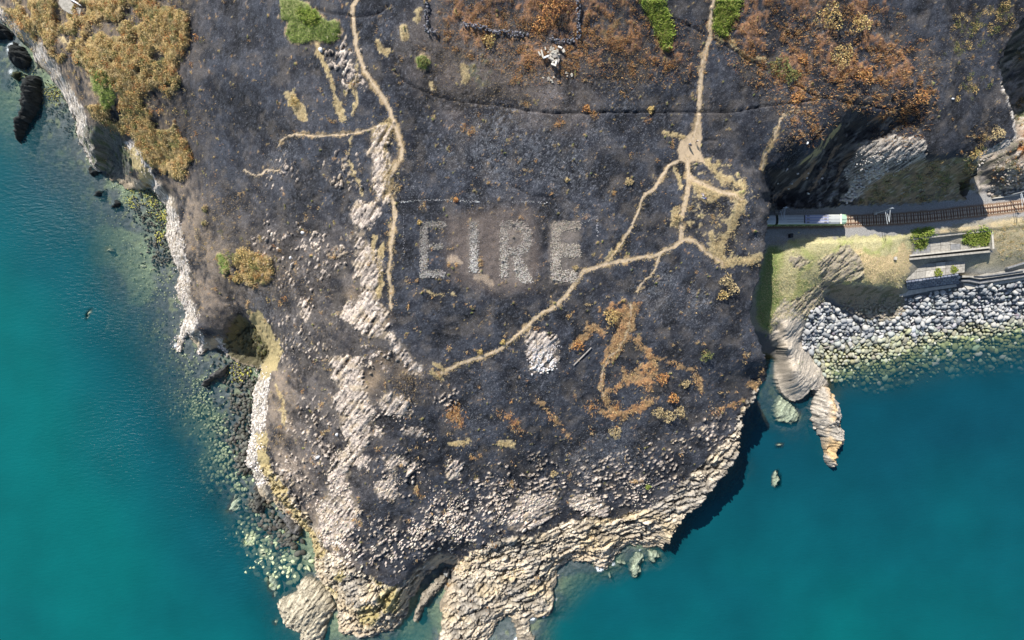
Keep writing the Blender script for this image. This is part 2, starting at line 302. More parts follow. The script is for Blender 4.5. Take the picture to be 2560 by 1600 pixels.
scrubpoly = [[(-40,-300),(480,-300),(478,0),(470,120),(440,160),(452,240),(460,330),(480,400),(470,445),(440,455),(405,430),(360,400),(330,350),(240,300),(190,230),(120,160),(60,100),(0,45)],
 [(500,460),(530,470),(535,540),(570,590),(600,620),(675,650),(690,700),(640,720),(560,700),(520,640),(500,560)],[(590,640),(680,640),(675,705),(620,715)]]
densepoly = [[(225,-40),(475,-40),(468,100),(440,150),(445,240),(400,300),(330,270),(290,210),(255,130)],[(420,260),(470,300),(480,400),(460,440),(400,400),(350,330)],[(300,-40),(470,-40),(440,180),(300,160)]]
greenpolys = [[(703,-10),(742,0),(790,28),(808,48),(825,53),(847,53),(850,93),(825,106),(788,98),(756,106),(730,106),(714,87),(719,53),(700,46)],
 [(233,180),(265,180),(288,206),(288,254),(265,280),(254,275),(250,238),(230,222)],[(540,640),(552,632),(571,655),(571,680),(556,682)],
 [(1040,142),(1062,138),(1076,158),(1064,174),(1046,168)]]
brightpolys = [[(1597,-20),(1658,-10),(1672,40),(1685,80),(1674,111),(1668,130),(1658,116),(1642,87),(1629,48),(1610,22)],[(1793,-20),(1856,-10),(1852,20),(1826,60),(1820,90),(1799,90),(1783,68)],
 [(742,20),(790,28),(800,55),(770,62),(750,45)],[(2277,592),(2285,574),(2335,572),(2325,588)],[(2280,598),(2318,597),(2310,618),(2303,630),(2290,616)],[(2408,582),(2478,576),(2472,612),(2440,616),(2405,610)],
 [(2333,668),(2345,666),(2358,682),(2350,690),(2334,688)],[(2374,670),(2392,668),(2395,680),(2376,682)],[(2448,568),(2462,562),(2464,572)]]
faintgreen = [[(1182,150),(1215,160),(1225,200),(1190,205),(1165,180)],[(1510,60),(1550,50),(1545,110),(1510,100)]]
mound = [[(1925,585),(1960,600),(2124,592),(2275,580),(2285,600),(2275,640),(2265,700),(2250,722),(2160,710),(2080,705),(2060,760),(2010,800),(1980,790),(1950,800),(1925,830),(1890,800)]]
dryg = [[(2125,600),(2170,640),(2230,640),(2262,600),(2280,640),(2262,715),(2200,712),(2170,700),(2150,660)],[(2480,560),(2570,545),(2570,615),(2500,640),(2484,610)],[(2330,575),(2480,560),(2475,572),(2340,590)]]
mrock = [[(2045,650),(2120,610),(2150,650),(2165,700),(2080,706),(2060,760),(2012,800),(1990,790),(1965,760),(1990,745),(2060,700)],[(1960,640),(2010,640),(2035,655),(1990,668)]]
outcrops = {
 'a':([[(922,345),(945,318),(985,300),(975,350),(962,372),(975,400),(978,440),(972,470),(975,505),(950,512),(940,470),(935,430),(938,400),(918,390)]],"narrow pale rock outcrop with straw grass left of the upper footpath"),
 'b':([[(875,512),(905,506),(952,512),(945,545),(930,568),(910,572),(890,560),(878,540)]],"broken pale outcrop halfway down the left footpath, above the long white outcrop"),
 'c':([[(877,575),(900,570),(905,600),(925,612),(940,620),(955,655),(956,690),(945,715),(935,730),(920,722),(905,712),(888,690),(882,650),(892,618),(878,600)]],"long white rock outcrop left of the footpath, level with the stone letters"),
 'd':([[(915,722),(935,728),(945,755),(965,765),(975,790),(965,802),(975,830),(1005,870),(1035,905),(1063,935),(1050,942),(1020,925),(1000,895),(985,865),(965,835),(945,845),(915,838),(885,820),(870,800),(838,790),(855,770),(885,755),(900,735)]],"pale outcrop with a narrow arm running down towards the end of the footpath"),
 'e':([[(748,745),(768,740),(776,770),(770,800),(755,800)]],"small pale upright rock patch on the burnt left slope"),
 'f':([[(812,892),(905,893),(910,932),(912,980),(925,1012),(947,1028),(942,1046),(920,1054),(931,1086),(920,1112),(878,1133),(923,1144),(920,1165),(873,1175),(868,1205),(880,1240),(830,1245),(815,1205),(836,1131),(865,1117),(846,1070),(857,1038),(841,1017),(830,985),(860,972),(851,959),(830,948),(825,919)]],"largest pale rock outcrop, a tall band down the lower left slope"),
 'g':([[(952,985),(1000,988),(1029,1000),(1025,1040),(990,1043),(960,1035)]],"scattered pale rocks right of the tallest outcrop"),
 'n':([[(938,1062),(968,1085),(958,1096),(932,1080)]],"tiny pale rock rib between the tallest outcrop and the bent ridge"),
 'h':([[(985,1062),(1030,1070),(1070,1078),(1074,1096),(1040,1090),(1010,1082)]],"short row of pale rocks level with the middle of the tallest outcrop"),
 'o':([[(955,1142),(975,1140),(1000,1142),(1045,1160),(1053,1172),(1035,1185),(1015,1170),(985,1162),(990,1190),(975,1185)]],"bent pale ridge of rocks on the lower burnt slope"),
 'i':([[(1115,1150),(1140,1140),(1156,1170),(1150,1195),(1125,1197),(1112,1175)]],"small round pale outcrop on the lower burnt slope"),
 'j':([[(800,1250),(870,1248),(897,1268),(905,1290),(885,1320),(850,1350),(812,1375),(800,1330)]],"pale slabby outcrop above the bottom left coast"),
 'p':([[(936,1205),(975,1195),(1000,1230),(975,1243),(945,1230)]],"smooth pale slab right of the foot of the tallest outcrop"),
 'k':([[(1296,1260),(1315,1226),(1345,1240),(1385,1226),(1392,1290),(1360,1306),(1330,1320),(1296,1330),(1270,1300)]],"pale blocky outcrop above the tan shore at bottom centre"),
 'l':([[(1428,1240),(1460,1234),(1495,1250),(1523,1270),(1515,1290),(1470,1288),(1440,1275),(1425,1258)]],"white slabby outcrop right of the blocky one above the shore"),
 'm':([[(1320,845),(1335,822),(1365,840),(1392,845),(1394,890),(1380,928),(1335,928),(1322,905)]],"round scatter of white stones right of the curved footpath")}
sparse = [(700,620,120,0.22),(740,690,70,0.3),(838,630,36,.95),(818,668,30,.95),(780,690,50,0.45),(780,600,40,.4),(720,860,110,0.25),(800,880,60,0.4),(770,1060,80,0.4),(800,1130,70,0.55),(760,1240,50,0.5),(850,1360,80,.6),(960,1360,80,0.45),(1060,1340,60,.8),(1130,1300,90,0.8),(1000,1190,90,0.4),
 (1240,1250,90,0.7),(1350,1220,80,0.7),(1480,1200,80,0.5),(1590,1210,80,0.6),(1650,1180,70,0.5),(1350,1170,40,0.6),(1120,1010,60,0.3),(860,140,50,1.0),(890,200,40,0.9),(860,430,60,0.4),(940,900,60,0.5),(700,430,60,0.3),(1330,1150,30,0.5),
 (1650,1130,60,0.4),(1780,1080,60,0.5),(640,1120,40,0.3),(720,1180,60,0.7),(1550,1170,60,0.4),(1700,1110,50,0.3)]
coastrock = [[(799,1600),(790,1451),(760,1380),(735,1310),(690,1240),(660,1200),(640,1160),(672,1165),(700,1190),(735,1240),(775,1300),(810,1370),(850,1400),(900,1430),(930,1445),(975,1470),(1020,1450),(1060,1420),(1100,1445),(1186,1378),(1200,1370),(1235,1352),(1280,1340),(1330,1345),(1380,1320),(1425,1300),(1470,1297),(1500,1290),(1531,1293),(1580,1285),(1632,1262),(1670,1245),(1693,1226),(1714,1200),(1745,1172),(1769,1148),(1790,1122),(1815,1100),(1836,1070),(1850,1035),(1878,992),(1900,960),(1960,990),(1900,1300),(1700,1450),(1400,1700),(800,1700)]]
cutrock = [[(2150,360),(2230,340),(2310,345),(2318,385),(2290,400),(2240,412),(2200,440),(2160,470),(2118,508),(2100,500),(2130,455),(2110,430),(2130,390)],[(2470,386),(2540,346),(2536,362),(2500,376),(2465,402),(2440,420),(2445,395)]]
veg_cut = [[(2130,510),(2165,470),(2230,430),(2300,405),(2445,392),(2441,474),(2420,498),(2300,506),(2200,511)]]
cutshade = [[(1926,430),(2026,402),(2047,380),(2068,354),(2105,324),(2118,306),(2185,297),(2232,297),(2261,312),(2220,345),(2150,362),(2130,392),(2108,430),(2128,455),(2100,505),(1926,520)]]
whitestrip = [(6,[(2505,206),(2515,235),(2529,265),(2535,310),(2536,343)]),(13,[(2535,348),(2505,366),(2475,380),(2450,392)]),(6,[(1926,432),(1975,424),(2000,412)]),(7,[(2312,394),(2270,412),(2220,438),(2165,470),(2112,506)]),(30,[(0,40),(40,82),(84,118),(130,175),(165,232),(192,275),(205,310),(200,345),(222,380),(236,420)]),(24,[(328,362),(348,390),(370,440),(395,475),(415,505),(424,540)]),(42,[(424,540),(430,570),(440,620),(446,660),(455,700),(452,740),(468,775),(475,800),(462,830),(450,860)]),
 (13,[(497,835),(510,855),(500,880)]),(13,[(548,850),(560,872),(570,890)]),(44,[(655,935),(645,980),(645,1030),(642,1080),(640,1110)]),(30,[(630,1120),(622,1155),(640,1175),(650,1200)])]
buffstrip = [(8,[(2000,412),(2026,397),(2047,372),(2068,346),(2103,318)]),(34,[(640,790),(655,820),(675,850),(688,880),(680,910),(660,930)]),(24,[(655,1090),(650,1120),(665,1170),(690,1220),(735,1275),(770,1330),(800,1385)]),(26,[(330,385),(350,420),(368,455)])]
gullyp = [[(592,783),(620,800),(640,822),(660,850),(672,885),(652,918),(600,905),(575,890),(560,860),(575,830)]]
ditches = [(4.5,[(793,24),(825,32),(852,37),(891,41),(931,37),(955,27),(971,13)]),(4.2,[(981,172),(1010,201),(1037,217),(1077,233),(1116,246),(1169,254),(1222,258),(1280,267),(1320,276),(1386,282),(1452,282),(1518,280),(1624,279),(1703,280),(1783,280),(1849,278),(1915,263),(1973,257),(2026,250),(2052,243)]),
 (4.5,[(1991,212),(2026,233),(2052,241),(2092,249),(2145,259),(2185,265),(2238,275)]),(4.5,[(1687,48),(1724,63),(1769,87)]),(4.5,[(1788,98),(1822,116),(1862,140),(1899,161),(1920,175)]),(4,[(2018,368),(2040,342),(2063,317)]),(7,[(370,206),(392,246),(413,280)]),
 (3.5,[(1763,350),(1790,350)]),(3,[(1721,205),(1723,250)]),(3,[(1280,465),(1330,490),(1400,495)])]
ashspots = [(1190,350,110,1),(1260,310,90,1),(1400,420,150,.7),(1250,420,120,.8),(1130,380,90,.6),(1480,330,100,.6),(1600,320,90,.5),(1330,370,120,.8),(1740,760,70,1),(1640,740,70,1),(1660,700,50,.9),(1540,1120,110,.8),(1460,1150,80,.7),(1220,960,80,.5),(1340,960,80,.5),(1180,1060,90,.5),
 (1000,80,60,.7),(1180,60,60,.9),(1390,240,60,.8),(1030,470,70,.4),(1850,520,50,.8),(1900,590,30,.7),(2050,60,80,.6),(2180,50,50,.8),(2200,200,90,.6),(1990,260,90,.6),(2300,200,60,.6),(2000,320,60,.7),(1560,250,90,.5),(700,390,60,.6),(650,760,80,.8),(740,850,70,.6),(1830,90,60,.4),(1180,500,40,.8),(1700,1000,60,.4),(1330,300,60,.7)]

# perturbed pixel coordinates give natural edges
Uw = U + wu * 6 + wu3 * 7 + wu2 * 4; Vw = V + wv * 6 + wv3 * 7 + wv2 * 4
Us = U + wu * 2.2 + wu3 * 2.4 + wu2 * 2; Vs = V + wv * 2.2 + wv3 * 2.4 + wv2 * 2
def S(a, s=False): return samp(a, Us if s else Uw, Vs if s else Vw)
def lines(L, soft=2.5):
    o = np.zeros((NV, NU), np.float32)
    for w, p in L: lmask([p], w, soft, o)
    return o
def spots(L, k=1.0):
    u = U0 + np.arange(NU) * ST; v = V0 + np.arange(NV) * ST; o = np.zeros((NV, NU), np.float32)
    for s in L:
        x, y, r = s[:3]; a = s[3] if len(s) > 3 else 1
        c0 = max(0, int((x - 2.2 * r - U0) / ST)); c1 = max(c0, int((x + 2.2 * r - U0) / ST)); r0 = max(0, int((y - 2.2 * r - V0) / ST)); r1 = max(r0, int((y + 2.2 * r - V0) / ST))
        o[r0:r1, c0:c1] = np.maximum(o[r0:r1, c0:c1], a * np.exp(-(((u[None, c0:c1] - x) ** 2 + (v[r0:r1, None] - y) ** 2) / (r * r * 0.45))))
    return o.astype(np.float32)

iA = inA.astype(np.float32); iB = inB.astype(np.float32)
n1 = fbm(X * 0.22, Y * 0.22, 5, 1); n2 = fbm(X * 0.9, Y * 0.9, 4, 2); n3 = vn(X * 2.7, Y * 2.7, 3); n4 = fbm(X * 0.06, Y * 0.06, 3, 4)
n5 = vn(X * 3.33, Y * 3.33, 33); nf = 0.5 * n3 + 0.5 * n5

mPath = S(np.maximum(lines(paths, 1.6), blur(pmask(*pathpoly), 3)), True) * iA
mPath = smooth(0.30, 0.75, mPath * (.72 + .55 * n1 + .35 * (n2 - .3)))
rTan = np.maximum(lines(tanl, 3), blur(pmask(*tanpoly), 4))
fray = np.maximum.reduce([.25 * blur(pmask([(1735,385),(1800,400),(1880,450),(1890,520),(1850,560),(1835,660),(1770,640),(1720,600),(1712,480)]), 14), .30 * blur(pmask([(1850,640),(1905,625),(1905,665),(1840,672)]), 8), .24 * blur(pmask([(930,300),(1000,300),(1010,420),(990,500),(950,520)]), 12)])
rTan = np.maximum(rTan, fray)
mTan = smooth(0.44, 0.72, S(blur(rTan, 3.2)) * 1.4 + (n2 - 0.5) * 1.5 + (nf - .5) * .5 - .06) * iA
halo = smooth(0.38, 0.72, S(blur(np.maximum(rTan, lines([(w + 6, p) for w, p in paths], 5)), 8)) * 1.2 + (n2 - 0.5) * 1.0) * iA
nh = smooth(0.52, 0.60, fbm(X * 0.5 + 9, Y * 0.5, 3, 91))
rOr = blur(np.maximum(lines(orangel, 3), blur(pmask(*orangepoly), 12) * .85), 7)
mOr = .75 * smooth(0.42, 0.74, S(rOr) * 1.25 + (n2 - 0.5) * 2.3 + (nf - .5) * .8 - .18) * iA
rRust = np.maximum(blur(pmask(*rustpolys), 50) * 0.70, spots(rustspots) * 0.9)
mRust = smooth(0.53, 0.72, S(rRust) * 0.72 + (n2 * 0.5 + n1 * 0.5 - 0.5) * 1.7 + 0.06) * iA
mBrown = S(blur(pmask(*brownpolys), 60)) * iA
rScrub = blur(pmask(*scrubpoly), 16); rDense = blur(pmask(*densepoly), 25)
gu, gv = np.meshgrid(U0 + np.arange(NU) * ST, V0 + np.arange(NV) * ST)
pn3 = fbm(gu * .018 + 4, gv * .014, 5, 73, .6)
rsc = smooth(.47, .60, rScrub * .42 + rDense * .22 + (pn3 - .5) * 2.3 + .10) * smooth(.3, .7, rScrub)
mScrub = samp(rsc.astype(np.float32), Us, Vs) * iA
mGreen = smooth(0.4, 0.6, S(blur(pmask(*greenpolys), 5)) + (n2 - 0.5) * .5) * iA
mBright = smooth(0.4, 0.65, S(blur(pmask(*brightpolys), 7)) * 1.1 + (n2 - 0.5) * 1.2 + (nf - .5) * .6)
mFaint = S(blur(pmask(*faintgreen), 30)) * iA * smooth(.45, .6, n2)
mMound = S(blur(pmask(*mound), 5)) * iB; mDry = smooth(.3, .7, S(blur(pmask(*dryg), 14)) + (n1 - .5) * .5) * iB; mMrock = smooth(.35, .65, S(blur(pmask(*mrock), 8)) + (n2 - .5) * .8) * iB
ocr = {}
for k, (pl, lab) in outcrops.items():
    ocr[k] = blur(pmask(*pl), 9 if k not in 'gm' else 14)
oc = np.maximum.reduce([S(a) for a in ocr.values()])
sp = S(spots(sparse))
ang = R(50); ra = X * math.cos(ang) + Y * math.sin(ang); rb = -X * math.sin(ang) + Y * math.cos(ang)
ang2 = R(24); sa = X * math.cos(ang2) + Y * math.sin(ang2); sb = -X * math.sin(ang2) + Y * math.cos(ang2)
w2 = (smooth(1180, 1300, U) * smooth(1150, 1230, V) + 0 * X).astype(np.float32)
wq = wu * 1.0
f1a, f2a, ida = vor(ra * 0.34 + wq * .5, rb * 0.95 + wv * .4, 7)
f1b, f2b, idb = vor(ra * 0.95, rb * 1.9, 8)
f1c, f2c, idc = vor(sa * 0.24 + wq * .5, sb * 0.85 + wv * .5, 9)
f1d, f2d, idd = vor(sa * 0.9 + 5, sb * 1.8, 10)
rib = 1 - np.abs(2 * fbm(np.where(w2 > .5, sa, ra) * .20 + wv * .3, np.where(w2 > .5, sb, rb) * 1.15 + wu * .4, 4, 121) - 1)
stk = fbm(np.where(w2 > .5, sa, ra) * .16 + wv * .5, np.where(w2 > .5, sb, rb) * 2.2 + wu * .8, 4, 125)
fe1, fe2, ide = vor(sa * .085 + wu * .25, sb * .21 + wv * .25, 19); cre = smooth(0, .13, fe2 - fe1)
cra = smooth(0.0, 0.16, np.where(w2 > .5, f2c - f1c, f2a - f1a)); crb = smooth(0.0, 0.2, np.where(w2 > .5, f2d - f1d, f2b - f1b))
idL = np.where(w2 > .5, idc, ida); idS = np.where(w2 > .5, idd, idb)
mOut = smooth(0.46, 0.60, oc + (n2 - 0.5) * .7 + (n1 - .5) * .9 + (stk - .5) * 2.2 - 0.04) * iA * smooth(.10, .30, oc)
mSp = (sp > .06) * smooth(0.0, 0.04, sp * 0.62 - (1 - idS) - (1 - n1) * .25 + 0.06 + (rib - .5) * .25) * iA * (crb > .25)
mRockA = np.maximum(mOut, mSp)
rCoast = blur(pmask(*coastrock), 8)
mCoast = smooth(0.42, 0.58, S(rCoast) + (n2 - 0.5) * 1.1 + (idL - .5) * .5) * iA * smooth(.08, .22, S(rCoast))
edgeD = ldist([coastL], 60)
nearL = (1 - smooth(16, 32, samp(edgeD, U, V) + (n2 - .5) * 14)) * iA
rWh = blur(lines(whitestrip, 4), 5)
mWhite = smooth(.05, .2, S(rWh)) * smooth(.42, .62, S(rWh) * 1.15 + (n2 - .5) * 1.2 + (idS - .5) * .5 + (n1 - .5) * .5) * iA
rBf = blur(lines(buffstrip, 4), 6)
mBuff = smooth(.05, .2, S(rBf)) * smooth(.42, .62, S(rBf) * 1.1 + (n2 - .5) * 1.3) * iA
mCut = smooth(.4, .6, S(blur(pmask(*cutrock), 6)) + (n2 - .5) * .7) * iA; mCutD = smooth(.3, .7, S(blur(pmask(*cutshade), 5))) * iA
mVegC = smooth(.3, .7, S(blur(pmask(*veg_cut), 5))) * iA; mGully = smooth(.3, .7, S(blur(pmask(*gullyp), 5))) * iA
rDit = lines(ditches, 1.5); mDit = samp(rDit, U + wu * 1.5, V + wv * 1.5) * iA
mAsh = S(spots(ashspots)) * iA
rSpine = blur(pmask([(1925,800),(1960,745),(2010,795),(1999,860),(2040,900),(2075,960),(2040,985),(1980,1010),(1935,980),(1935,860)]), 5)
mSpine = S(rSpine) * iB
mSlab = smooth(.3, .7, S(blur(pmask([(208,312),(250,318),(300,334),(322,380),(333,430),(300,455),(255,425),(228,402),(205,350)]), 6)) + (n2 - .5) * .6) * iA
rockall = np.clip(np.maximum.reduce([mSpine, mSlab * .9, mVegC * .5, mRockA, mCoast, nearL * 0.8, mWhite, mBuff * .5, mCut, mCutD * .8, mMrock, mGully * .5]), 0, 1)
soft = np.clip(1 - np.maximum.reduce([rockall, mPath]), 0, 1)

# ---- relief
rock_h = (idL - 0.35) * (0.55 + .7 * n1) + (idS - 0.5) * 0.32 - (1 - cra) * (0.35 + .7 * n1) - (1 - crb) * 0.24 + (smooth(.45, .95, rib) - .5) * 1.15
amp = rockall * (0.75 + 0.5 * mCoast) * np.where(mWhite > .5, .7, 1)
amp = amp * np.where((mOut > .3) & (mCoast < .3), .62, 1)
rock_h = np.where(mCoast > .5, rock_h * .85 + (stk - .5) * .55, rock_h * .8 + (stk - .5) * .8)
amp = amp * (1 - .55 * mSpine)
D = amp * rock_h + np.where(mRockA > 0.3, 0.22 * mRockA, 0) + soft * ((n2 - .5) * 0.26 + (nf - .5) * 0.13 + (n1 - .5) * 1.2) * (iA + iB * .5)
D += mCutD * ((idS - .5) * .9 - (1 - crb) * .5) + mGully * ((idL - .5) * 1.4 + (n2 - .5) * 1.6 - (1 - cra) * .6)
ter = Z - 1.5 * (np.round(Z / 1.5 + (ide - .5) * .8) - (ide - .5) * .8); D += mCoast * (-.55 * ter + (ide - .5) * 1.6 - (1 - cre) * 1.5)
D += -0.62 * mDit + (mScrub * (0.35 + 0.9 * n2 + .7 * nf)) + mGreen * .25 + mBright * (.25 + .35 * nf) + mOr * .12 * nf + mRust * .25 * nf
rail = [(1700,557),(1900,556),(2124,553),(2190,549.5),(2260,546),(2340,540),(2400,532),(2480,524),(2560,514),(2700,498),(2880,476)]
railm = (1 - smooth(44, 56, samp(ldist([rail], 90), U, V))) * iB
D += iB * smooth(2440, 2480, U) * smooth(500, 470, V) * ((idL - .5) * 1.3 + (idS - .5) * .8 + (n2 - .5) * 1.5)
D *= (1 - railm)
shorefade = smooth(0.0, 2.5, Z) * iA + iB * smooth(-1, 1.5, Z)
D = np.where(land, D * (0.35 + 0.65 * shorefade), (n2 - .5) * 0.9 + (nf - .5) * .3)
dA = samp(ldist([coastL + [p[:2] for p in coastR]], 40), U, V)
Z = Z + np.where(inA, D * smooth(0, 8, dA + 3), D)
Z = np.where(inA, np.maximum(Z, 0.12 + 0.25 * n2), Z).astype(np.float32)
Z = np.where(inB & (railm > .02), Z * (1 - railm) + 19.72 * railm, Z).astype(np.float32)

# ------------------------------------------------------------------ what colour each surface has, with shade painted in at the cutting and bank
def c(r, g, b): return np.array([r, g, b], np.float32)
def mix(A, col, m): return A + (col - A) * m[..., None]
base = np.zeros(X.shape + (3,), np.float32) + c(.0365, .0405, .051)
base = mix(base, c(.092, .080, .073), np.clip(mBrown * 1.0 + (n4 - .55) * .8, 0, 1))
base = base * np.clip(0.50 + .85 * smooth(.3, .7, n1) + 0.8 * (n2 - .5) + 1.5 * (nf - .5), .2, 2.6)[..., None]
fleck = smooth(0.71, 0.80, 0.55 * nf + 0.25 * n5 + 0.2 * n2 + 0.11 * mAsh)
base = mix(base, c(.33, .34, .37), fleck * (.15 + .25 * mAsh))
base = mix(base, c(.14, .15, .165), smooth(.25, 1.0, mAsh) * smooth(.44, .62, fbm(X * 1.5, Y * 1.5, 3, 222)) * .6)
base = mix(base, c(.12, .105, .092), smooth(.52, .7, fbm(X * .33, Y * .33, 4, 201)) * .45 * iA)
base = mix(base, c(.016, .018, .026), smooth(.56, .74, fbm(X * .5, Y * .5, 3, 211)) * .6 * iA)
haze_b = S(blur(pmask(brownpolys[1]), 18)) * iA
base = mix(base, c(.17, .135, .115), haze_b * (.55 + .3 * n2))
base = mix(base, c(.155, .125, .11), S(blur(pmask(brownpolys[0]), 70)) * iA * .45 * smooth(.3, .7, n1))
tanpatch = [[(1116,633),(1135,637),(1156,655),(1170,668),(1150,662),(1122,660)],[(1182,672),(1200,674),(1222,690),(1232,705),(1238,720),(1225,716),(1205,700),(1185,700)],[(1300,690),(1332,685),(1334,705),(1305,712)],[(1118,686),(1140,690),(1132,698)]]
base = mix(base, c(.36, .28, .205), smooth(.35, .7, S(blur(pmask(*tanpatch), 7)) + (n2 - .5) * .5) * iA)
lband = blur(lines([(110, [(60,30),(150,150),(250,290),(360,370),(440,480),(470,600),(490,720),(560,770)]), (90, [(690,960),(690,1100),(730,1200),(800,1330),(850,1400)])], 20), 20)
base = mix(base, c(.30, .235, .175), S(lband) * iA * smooth(.35, .65, n1 * .6 + n2 * .4) * .75)
osoil = S(blur(np.maximum.reduce([a for a in ocr.values()]), 16)) * iA
base = mix(base, c(.40, .32, .22), smooth(.25, .6, osoil + (n1 - .5) * .8) * smooth(.35, .6, n2) * .65)
base = mix(base, c(.34, .25, .16), S(spots([(925,960,34),(940,945,30),(1010,930,30,.7),(960,905,30,.6),(880,735,24,.7),(960,790,24,.8),(990,410,20)])) * iA * .7)
base = mix(base, c(.42, .20, .075) * 1.0, mRust * (.22 + .55 * n3))
base = mix(base, c(.22, .165, .105), S(blur(rScrub, 70)) * iA * smooth(.3, .65, n1 * .5 + n2 * .5) * .6)
base = mix(base, c(.10, .045, .028), S(spots([(1380, 25, 40), (1365, 60, 26), (1340, 70, 20), (1410, 15, 30)])) * iA)
base = mix(base, c(.40, .29, .155), halo * nh * .8)
base = mix(base, c(.52, .33, .15), mOr * (.6 + .4 * n3)); base = mix(base, c(.56, .26, .10), mOr * smooth(.5, .65, n1) * .6)
base = mix(base, c(.42, .30, .13), mScrub * (.75 + .25 * n3)); base = mix(base, c(.10, .105, .045), mScrub * smooth(.5, .68, fbm(X * .4, Y * .4, 3, 77)) * .8)
base = mix(base, c(.51, .405, .225), mTan * (.7 + .3 * n3))
base = mix(base, c(.27, .285, .11), mGreen * .9); base = mix(base, c(.12, .17, .06), mFaint * .6)
base = mix(base, c(.19, .25, .05), mBright)
base = mix(base, c(.50, .385, .255) , mPath * (.86 + .14 * n3)); base = mix(base, c(.60, .49, .36), mPath * smooth(.45, .6, S(lmask([p for w, p in paths], 4), True)) * .5)
rk = c(.68, .575, .48)[None, None] * (0.55 + .35 * idS + .9 * (stk - .35) + .3 * (nf - .5))[..., None]
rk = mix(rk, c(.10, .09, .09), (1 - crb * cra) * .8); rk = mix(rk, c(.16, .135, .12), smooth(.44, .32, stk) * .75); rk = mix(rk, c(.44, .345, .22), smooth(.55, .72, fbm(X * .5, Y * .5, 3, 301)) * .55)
base = base + (rk - base) * mRockA[..., None]
ck = c(.64, .55, .42)[None, None] * (0.66 + .32 * idS + .2 * idL + .65 * (stk - .45) + .35 * (nf - .5))[..., None]
ck = mix(ck, c(.55, .42, .22), smooth(.52, .7, fbm(X * .12 + 5, Y * .2, 4, 311)) * .55); ck = mix(ck, c(.27, .26, .245), smooth(.5, .66, fbm(X * .14, Y * .14 + 8, 3, 312)) * .6)
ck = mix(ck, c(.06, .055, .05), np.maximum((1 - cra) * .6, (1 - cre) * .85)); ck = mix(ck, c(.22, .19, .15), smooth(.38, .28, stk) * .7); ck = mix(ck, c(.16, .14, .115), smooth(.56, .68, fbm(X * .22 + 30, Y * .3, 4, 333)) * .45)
ck = mix(ck, c(.42, .34, .10), smooth(.3, .7, S(spots([(820,1490,40),(800,1470,30),(850,1440,20),(980,1500,60),(920,1540,50),(950,1440,40)]))) * .6)
base = base + (ck - base) * mCoast[..., None]
lk = mix(ck * .95 + .02, c(.50, .41, .29), smooth(.35, .6, n1)); base = base + (lk - base) * (nearL * .85)[..., None]
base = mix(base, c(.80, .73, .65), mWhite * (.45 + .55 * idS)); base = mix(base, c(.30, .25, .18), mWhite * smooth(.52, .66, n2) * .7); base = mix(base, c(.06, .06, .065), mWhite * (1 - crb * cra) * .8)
base = mix(base, c(.42, .34, .17), mBuff * .9)
base = mix(base, c(.05, .046, .045), mCutD * .9); base = mix(base, c(.25, .23, .21), mCutD * smooth(.56, .66, n2) * .6)  # near-black albedo paints in the shade of the cutting's hollow face
base = mix(base, c(.50, .45, .39), mCut * (.4 + .7 * idS) * cra)
rdg = S(lines([(9,[(2100,360),(2075,400),(2050,440),(2030,470)]),(7,[(2125,380),(2105,420),(2090,455)]),(7,[(2040,400),(2015,440),(1990,460)]),(8,[(1935,500),(1965,475),(2000,455)])], 3)) * iA
base = mix(base, c(.26, .18, .12), smooth(.35, .65, rdg + (n2 - .5) * .8) * mCutD); base = mix(base, c(.48, .46, .43), S(spots([(2085,485,12),(2100,455,12),(2075,500,12),(2110,430,9),(2050,505,10),(2140,500,14)])) * smooth(.5, .6, fbm(U * .12, V * .12, 3, 931)) * iA)
gring = S(blur(pmask(*greenpolys), 14)) * iA; base = mix(base, c(.42, .31, .18), smooth(.12, .3, gring) * (1 - mGreen) * smooth(.35, .6, n2) * .8)
pv = fbm(U * .07, V * .07, 4, 811); pw = fbm(U * .16 + V * .1, V * .16, 3, 812)
base = mix(base, c(.30, .225, .14), mVegC * .9); base = mix(base, c(.17, .175, .09), mVegC * smooth(.5, .62, pv) * .7); base = mix(base, c(.08, .075, .07), mVegC * smooth(.54, .66, pw) * .7); base = mix(base, c(.45, .42, .36), mVegC * smooth(.68, .74, fbm(U * .2, V * .2, 3, 813)) * .7)
base = mix(base, c(.13, .12, .06), mGully * .85)
base = mix(base, c(.17, .175, .15) , mSlab * (.5 + .5 * idS)); base = mix(base, c(.09, .12, .05), mSlab * smooth(.5, .64, n2) * .7); base = mix(base, c(.05, .05, .05), mSlab * (1 - crb) * .6)
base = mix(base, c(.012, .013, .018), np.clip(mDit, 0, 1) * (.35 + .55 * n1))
# lower east side
eb = np.zeros_like(base) + c(.30, .27, .21)
eb = eb * (.75 + .5 * n2)[..., None]
vv = V
eb = mix(eb, c(.52, .475, .26), mMound * (.85 + .15 * n3)); eb = mix(eb, c(.32, .37, .11), mMound * smooth(.5, .68, n1) * .7)
eb = mix(eb, c(.58, .45, .255), mDry); eb = mix(eb, c(.35, .30, .245), mMrock * (.6 + .4 * idS)); eb = mix(eb, c(.12, .11, .1), mMrock * (1 - crb) * .5)
stripg = S(blur(pmask([(1925,585),(1950,600),(1945,700),(1950,780),(1925,835),(1895,800),(1890,730)]), 6)) * iB
eb = mix(eb, c(.12, .19, .05), stripg * .8)  # green grass, darkened: the cliff wall's shadow is painted into its colour
gravel = (1 - smooth(52, 66, samp(ldist([rail], 110), U, V))) * iB
eb = mix(eb, c(.30, .29, .275) * 1.0, gravel * smooth(.2, .8, S(blur(pmask([(1700,500),(2880,440),(2880,545),(2560,540),(2407,557),(2270,582),(2124,592),(1990,585),(1940,640),(1700,600)]), 4))))
bal = (1 - smooth(13, 19, samp(ldist([rail], 60), U, V) + (n2 - .5) * 4)) * iB
